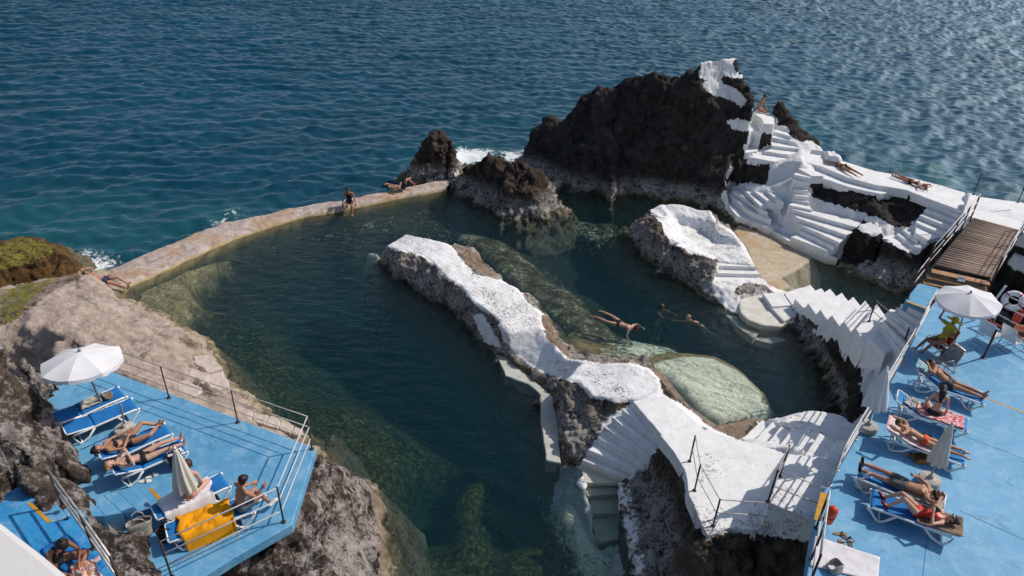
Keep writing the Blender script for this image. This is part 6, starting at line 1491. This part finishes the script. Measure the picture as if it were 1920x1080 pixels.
    if glasses:
        bm = bmesh.new()
        for s in (-1, 1): blob(bm, hc+hl*s*.022+fc*.094+hd*.012, hc+hl*s*.048+fc*.088+hd*.012, .019, .019, seg=10)
        blob(bm, hc-hl*.03+fc*.094+hd*.016, hc+hl*.03+fc*.094+hd*.016, .006, .006, seg=6)
        for s in (-1, 1): blob(bm, hc+hl*s*.06+fc*.08+hd*.014, hc+hl*s*.086-fc*.01+hd*.014, .006, .006, seg=6)
        link('sunglasses', remeshed(bm, .006, 1, 'sunglasses'), CL['lens'], body, True)
    if feet:
        for key in ('ll', 'rl'):
            d3, d2 = J[key+'d']; a = J[key]; bm = bmesh.new(); blob(bm, a-d3*.04+d2*.035, a+d3*.14+d2*.05, .042, .034, d3.cross(d2), 1.2)
            link('shoe', remeshed(bm, .01, 2, 'shoe'), CL[feet] if feet in CL else M[feet], body, True)
    body['j'] = 0; del body['j']
    return body, {k: (pos+v*S if isinstance(v, Vector) else v) for k, v in J.items()}, (l, f2, t2, hd, fc, hl, hc)
def bedframe(B, x, y=0.0, up=.10):
    rz = B.rotation_euler.z; X = Vector((math.cos(rz), math.sin(rz), 0)); Y = Vector((-X.y, X.x, 0)); ang = B['back']
    return W2(B, x, y, .345)+Vector((0, 0, up*.88)), X, Y, Vector((0, 0, 1)), Vector((X.x*math.cos(ang), X.y*math.cos(ang), math.sin(ang)))
DS = .86
# --- left deck
pos, X_, Y_, Z_, T_ = bedframe(B3, 1.08, -.02)
bdy, J, fr = person('woman in a black cap lying on her back with one knee drawn up', pos, T_, Z_, dict(la=[(.5,-.05,-.8),(-.1,.25,-.9)], ra=[(.35,.1,-.9),(-.6,.5,-.5)], ll=[(.25,.45,-.85),(-.15,-.5,-.75)], rl=[(.35,.25,-.9),(-.75,-.2,-.65)]), skin='tan', hstyle='spread', wear=[('briefs','black'),('bikini_top','black')], scale=DS, hip=.17)
l_, f2_, t2_, hd_, fc_, hl_, hc_ = fr
bm = bmesh.new(); blob(bm, hc_+hd_*.045-fc_*.01, hc_+hd_*.06, .094, .085); blob(bm, hc_+hd_*.05+fc_*.09, hc_+hd_*.055+fc_*.13, .02, .012, hl_, 3.0)
link('cap', remeshed(bm, .01, 2, 'cap'), M['blackcloth'], bdy, True)
pos, X_, Y_, Z_, T_ = bedframe(B4, 1.12, -.02)
person('blond woman in a black bikini lying with straight legs, hands over her chest', pos, T_, Z_, dict(la=[(.75,.1,-.6),(-.75,.45,.2)], ra=[(.5,.35,-.7),(-.4,.8,.3)], ll=[(.05,.22,-1),(.0,-.10,-1)], rl=[(.03,.12,-1),(.02,-.05,-1)]), skin='light', hair='blond', hstyle='spread', wear=[('briefs','black'),('bikini_top','black')], scale=DS, face=(.3,1,0), hip=.17)
pos, X_, Y_, Z_, T_ = bedframe(B5, .98, .0)
person('pale bather in a pink swimsuit sitting half hidden behind the folded parasol', pos, (.05,.12,1), (-.15,1,0), dict(la=[(.35,.35,-.9),(-.2,.8,-.3)], ra=[(.35,.35,-.9),(-.2,.8,-.3)], ll=[(.5,.85,.1),(-.3,.5,-.9)], rl=[(.5,.85,.1),(-.3,.5,-.9)]), skin='pink', hair='brown', hstyle='short', wear=[('swimsuit','pinkc')], scale=DS, bend=.25)
pos, X_, Y_, Z_, T_ = bedframe(B6, .24, .08)
person('shirtless man in slate shorts sitting on a lounger end, back to the viewer', pos, (.0,-.05,1), (.62,.78,0), dict(la=[(.3,.5,-.7),(-.25,.9,.2)], ra=[(.1,.75,-.6),(.15,.35,.9)], ll=[(.1,.95,.15),(.1,.15,-.95)], rl=[(.25,.9,.35),(.0,.35,-.9)]), sex='m', skin='tan', hstyle='short', wear=[('shorts','slate')], scale=DS, bend=.35, feet='plastic')
# --- upper platform
person('tanned woman with a hair bun sitting cross legged on the upper platform', P(106,1052,UZ+.11), (.12,.02,1), (.86,-.35,0), dict(la=[(.35,.75,-.5),(-.55,.8,-.35)], ra=[(.3,.7,-.65),(-.45,.9,-.1)], ll=[(.75,.8,.18),(-.85,.35,-.25)], rl=[(.45,.85,.5),(-.15,.75,-.7)]), skin='brown', hstyle='bun', wear=[('swimsuit','black')], scale=DS, bend=.45, head=(0,.35,1), face=(0,1,-.5))
# --- sea wall
zb = .62
person('man in blue trunks lying at the left end of the sea wall', P(196,524,.60), (P(170,517,.6)-P(226,516,.6)).normalized()+Vector((0,0,.45)), (.25,-.1,1), dict(la=[(.7,.0,.75),(-.8,.1,.55)], ra=[(.7,.0,.75),(-.8,.1,.55)], ll=[(.15,.45,-.95),(.0,-.35,-.9)], rl=[(.05,.15,-1),(.0,-.05,-1)]), sex='m', skin='tan', hstyle='short', wear=[('trunks','navy')], scale=1.0, voxel=.012)
person('man in a black vest sitting on the sea wall with his feet in the pool', P(655,378,.46), (.0,.03,1), (.05,-1,0), dict(la=[(.3,.1,-.9),(.1,.5,-.75)], ra=[(.3,.1,-.9),(.1,.5,-.75)], ll=[(.22,.95,-.05),(.02,.15,-1)], rl=[(.22,.95,-.05),(.02,.15,-1)]), sex='m', skin='olive', hstyle='short', wear=[('vest','black'),('shorts','black')], scale=1.0, voxel=.012, bend=.2, glasses=True)
person('man lying on the far end of the sea wall with one leg crossed', P(755,350,.46), (-.88,-.30,.05), (0,0,1), dict(la=[(.6,.1,.7),(-.7,.2,.5)], ra=[(.5,.2,-.7),(-.6,.4,-.3)], ll=[(.1,.85,-.6),(.0,-.7,-.75)], rl=[(.15,.95,-.25),(-.75,-.05,-.7)]), sex='m', skin='tan', hstyle='short', wear=[('shorts','navy')], scale=1.05, voxel=.012)
# --- headland
bdy, J, fr = person('woman in an orange top sitting on the headland under the white summit', P(1424,203,4.08), (.05,.05,1), (.75,-.65,0), dict(la=[(.2,.5,-.8),(-.3,.8,-.3)], ra=[(.2,.4,-.8),(-.2,.8,-.4)], ll=[(.1,.95,-.2),(.05,.1,-1)], rl=[(.1,.95,-.2),(.05,.1,-1)]), skin='tan', hstyle='bun', wear=[('bikini_top','orange'),('briefs','orange')], scale=1.0, voxel=.013, bend=.3, glasses=True)
person('bather in a dark bikini lying face down near the round painted boulder', P(1581,312,2.90), P(1553,297,2.9)-P(1608,327,2.9), (0,0,-1), dict(la=[(.8,.1,.6),(-.6,.0,.8)], ra=[(.8,.1,.6),(-.6,.0,.8)], ll=[(.12,.0,-1),(.05,.0,-1),(0,0,-1)], rl=[(.10,.0,-1),(.02,.0,-1),(0,0,-1)]), skin='olive', hstyle='short', wear=[('briefs','black'),('bikini_top','black')], scale=1.12, voxel=.014)
person('sunbather lying on her back on the white terrace, head towards the bridge', P(1709,340,2.90), P(1738,351,2.9)-P(1680,329,2.9), (0,0,1), dict(la=[(.7,.1,.7),(-.7,.1,.6)], ra=[(.7,.1,.7),(-.7,.1,.6)], ll=[(.08,.0,-1),(.05,.0,-1)], rl=[(.10,.0,-1),(.02,.0,-1)]), skin='olive', hstyle='spread', wear=[('briefs','black'),('bikini_top','black')], scale=1.0, voxel=.014)
# --- swimmers
person('woman floating stretched out on her front in the middle pool, legs apart', P(1162,607,-.03), P(1187,618,0)-P(1130,596,0), (.1,.1,-1), dict(la=[(.9,.3,.2),(.2,.5,.8)], ra=[(.9,.3,.2),(.2,.5,.8)], ll=[(.28,-.12,-1),(.02,-.05,-1),(0,.2,-1)], rl=[(.22,-.08,-1),(.05,-.12,-1),(0,.2,-1)]), skin='light', hair='red', hstyle='bun', wear=[('briefs','black'),('bikini_top','black')], scale=1.0, voxel=.012, head=(0,-.35,1))
person('dark haired swimmer treading water with arms held in front', P(1232,602,-.68), (.10,.0,1), (.75,-.6,0), dict(la=[(.5,.75,-.1),(-.3,.9,.15)], ra=[(.55,.75,-.05),(-.35,.9,.1)], ll=[(.2,.4,-.8),(.0,-.2,-1)], rl=[(.2,.3,-.8),(.0,-.2,-1)]), skin='olive', hair='brown', hstyle='short', wear=[('bikini_top','black')], scale=1.05, voxel=.012, glasses=True)
person('blond swimmer paddling with outstretched arms amid ripples in the middle pool', P(1311,612,-.38), P(1296,602,.2)-P(1312,612,-.1), (-.3,-.6,-.6), dict(la=[(.9,.2,.3),(.4,.2,.8)], ra=[(1,.1,.2),(.7,.2,.5)], ll=[(.2,.2,-.9),(.0,-.3,-1)], rl=[(.2,.2,-.9),(.0,-.3,-1)]), skin='light', hair='blond', hstyle='short', wear=[('bikini_top','black')], scale=1.05, voxel=.012, head=(0,-.5,1))
# --- right deck
pc = CH1.location; a_ = CH1.rotation_euler.z; F_ = Vector((math.cos(a_), math.sin(a_), 0))
bdy, J, fr = person('sunbather in a yellow shirt and wide yellow hat lounging in the folding chair', pc+Vector((0, 0, .46))-F_*.08, -F_*.45+Vector((0, 0, .9)), F_+Vector((0, 0, .5)), dict(la=[(.4,.3,-.6),(-.3,.7,.2)], ra=[(.6,.8,.25),(-.2,.3,1)], ll=[(.06,.85,-.45),(.0,.35,-.95)], rl=[(.06,.85,-.45),(.0,.30,-.95)]), sex='f', skin='brown', hair='dark', hstyle='short', wear=[('shirt','yellow'),('briefs','orange')], scale=DS, bend=.15)
l_, f2_, t2_, hd_, fc_, hl_, hc_ = fr
bm = bmesh.new(); q_ = Vector((0, 0, 1)).rotation_difference((hd_-fc_*.1).normalized()).to_matrix()
add_lathe(bm, [(.0,.115),(.05,.112),(.085,.085),(.098,.035),(.105,.02),(.18,.012),(.262,-.016),(.262,-.022),(.18,.004),(.10,.008)], hc_+hd_*.02, 28, q_); bm_obj('sun_hat', bm, CL['hat'], bdy, True)
pos, X_, Y_, Z_, T_ = bedframe(B7, 1.02)
person('man in dark trunks lying on his back on the lounger nearest the yellow hat', pos, T_+Vector((0,0,.15)), Z_, dict(la=[(.35,.0,-.9),(-.1,.15,-.95)], ra=[(.72,.25,.6),(-.95,-.15,.3)], ll=[(.05,.08,-1),(-.02,.0,-1)], rl=[(.05,.12,-1),(-.08,-.05,-1)]), sex='m', skin='olive', hstyle='short', wear=[('trunks','charcoal')], scale=.90, head=(0,.25,1), hip=.50)
pos, X_, Y_, Z_, T_ = bedframe(B8, .88)
person('long haired woman in a black bikini sitting on the red towel', pos, (.10,.05,1), (.35,.9,0), dict(la=[(.35,.3,-.9),(-.1,.5,-.7)], ra=[(.35,.25,-.95),(.1,.3,-.9)], ll=[(.2,.95,.25),(-.5,.3,-.8)], rl=[(.7,.7,.0),(.3,.5,-.5)]), skin='light', hair='dark', hstyle='long', wear=[('briefs','black'),('bikini_top','black')], scale=DS, bend=.35, head=(.0,.4,1))
pos, X_, Y_, Z_, T_ = bedframe(B9, 1.02, 0, .115)
person('bather in red briefs lying face down on a pink towel', pos, T_, -Z_+Y_*.15, dict(la=[(.85,.0,.35),(-.35,.1,.95)], ra=[(.85,.1,.1),(-.3,.1,.95)], ll=[(.09,.02,-1),(.02,-.02,-1),(0,.2,-1)], rl=[(.11,.02,-1),(.0,-.02,-1),(0,.2,-1)]), skin='tan', hair='brown', hstyle='short', wear=[('briefs','orange')], scale=DS, face=(.9,.35,0), head=(0,-.1,1), hip=-.30)
pos, X_, Y_, Z_, T_ = bedframe(B10, 1.02)
person('bearded man in grey green shorts and dark shoes lying on his back', pos, T_, Z_, dict(la=[(.72,.12,.68),(-.97,.05,.2)], ra=[(.6,.15,-.75),(-.7,.5,-.4)], ll=[(.06,.05,-1),(.0,.0,-1)], rl=[(.10,.08,-1),(-.04,.0,-1)]), sex='m', skin='tan', hstyle='short', wear=[('shorts','grey')], scale=.92, glasses=True, beard=True, feet='blackcloth', head=(0,.15,1), hip=.07)
pos, X_, Y_, Z_, T_ = bedframe(B11, 1.02)
bdy, J, fr = person('woman in a red swimsuit and dark red shoes lying with both knees raised', pos, T_, Z_, dict(la=[(.6,.2,-.6),(-.75,.55,-.05)], ra=[(.55,.25,-.6),(-.8,.6,.0)], ll=[(.05,.72,-.7),(.05,-.75,-.65)], rl=[(.03,.62,-.8),(.05,-.66,-.75)]), skin='light', hair='brown', hstyle='spread', wear=[('swimsuit','red')], scale=.88, glasses=True, feet='darkred', head=(0,.25,1))
bm = bmesh.new(); add_box(bm, (0,0,0), (.12,.07,.05)); add_lathe(bm, [(0,.02),(.03,.02),(.03,.06),(0,.06)], seg=12); o = bm_obj('camera', bm, M['blackcloth'], bevel=.008)
o.location = pos+T_*.27+Z_*.15; tag(o, 'small black camera held on the chest of the woman in red', 'camera')
print('beds', BEDL)
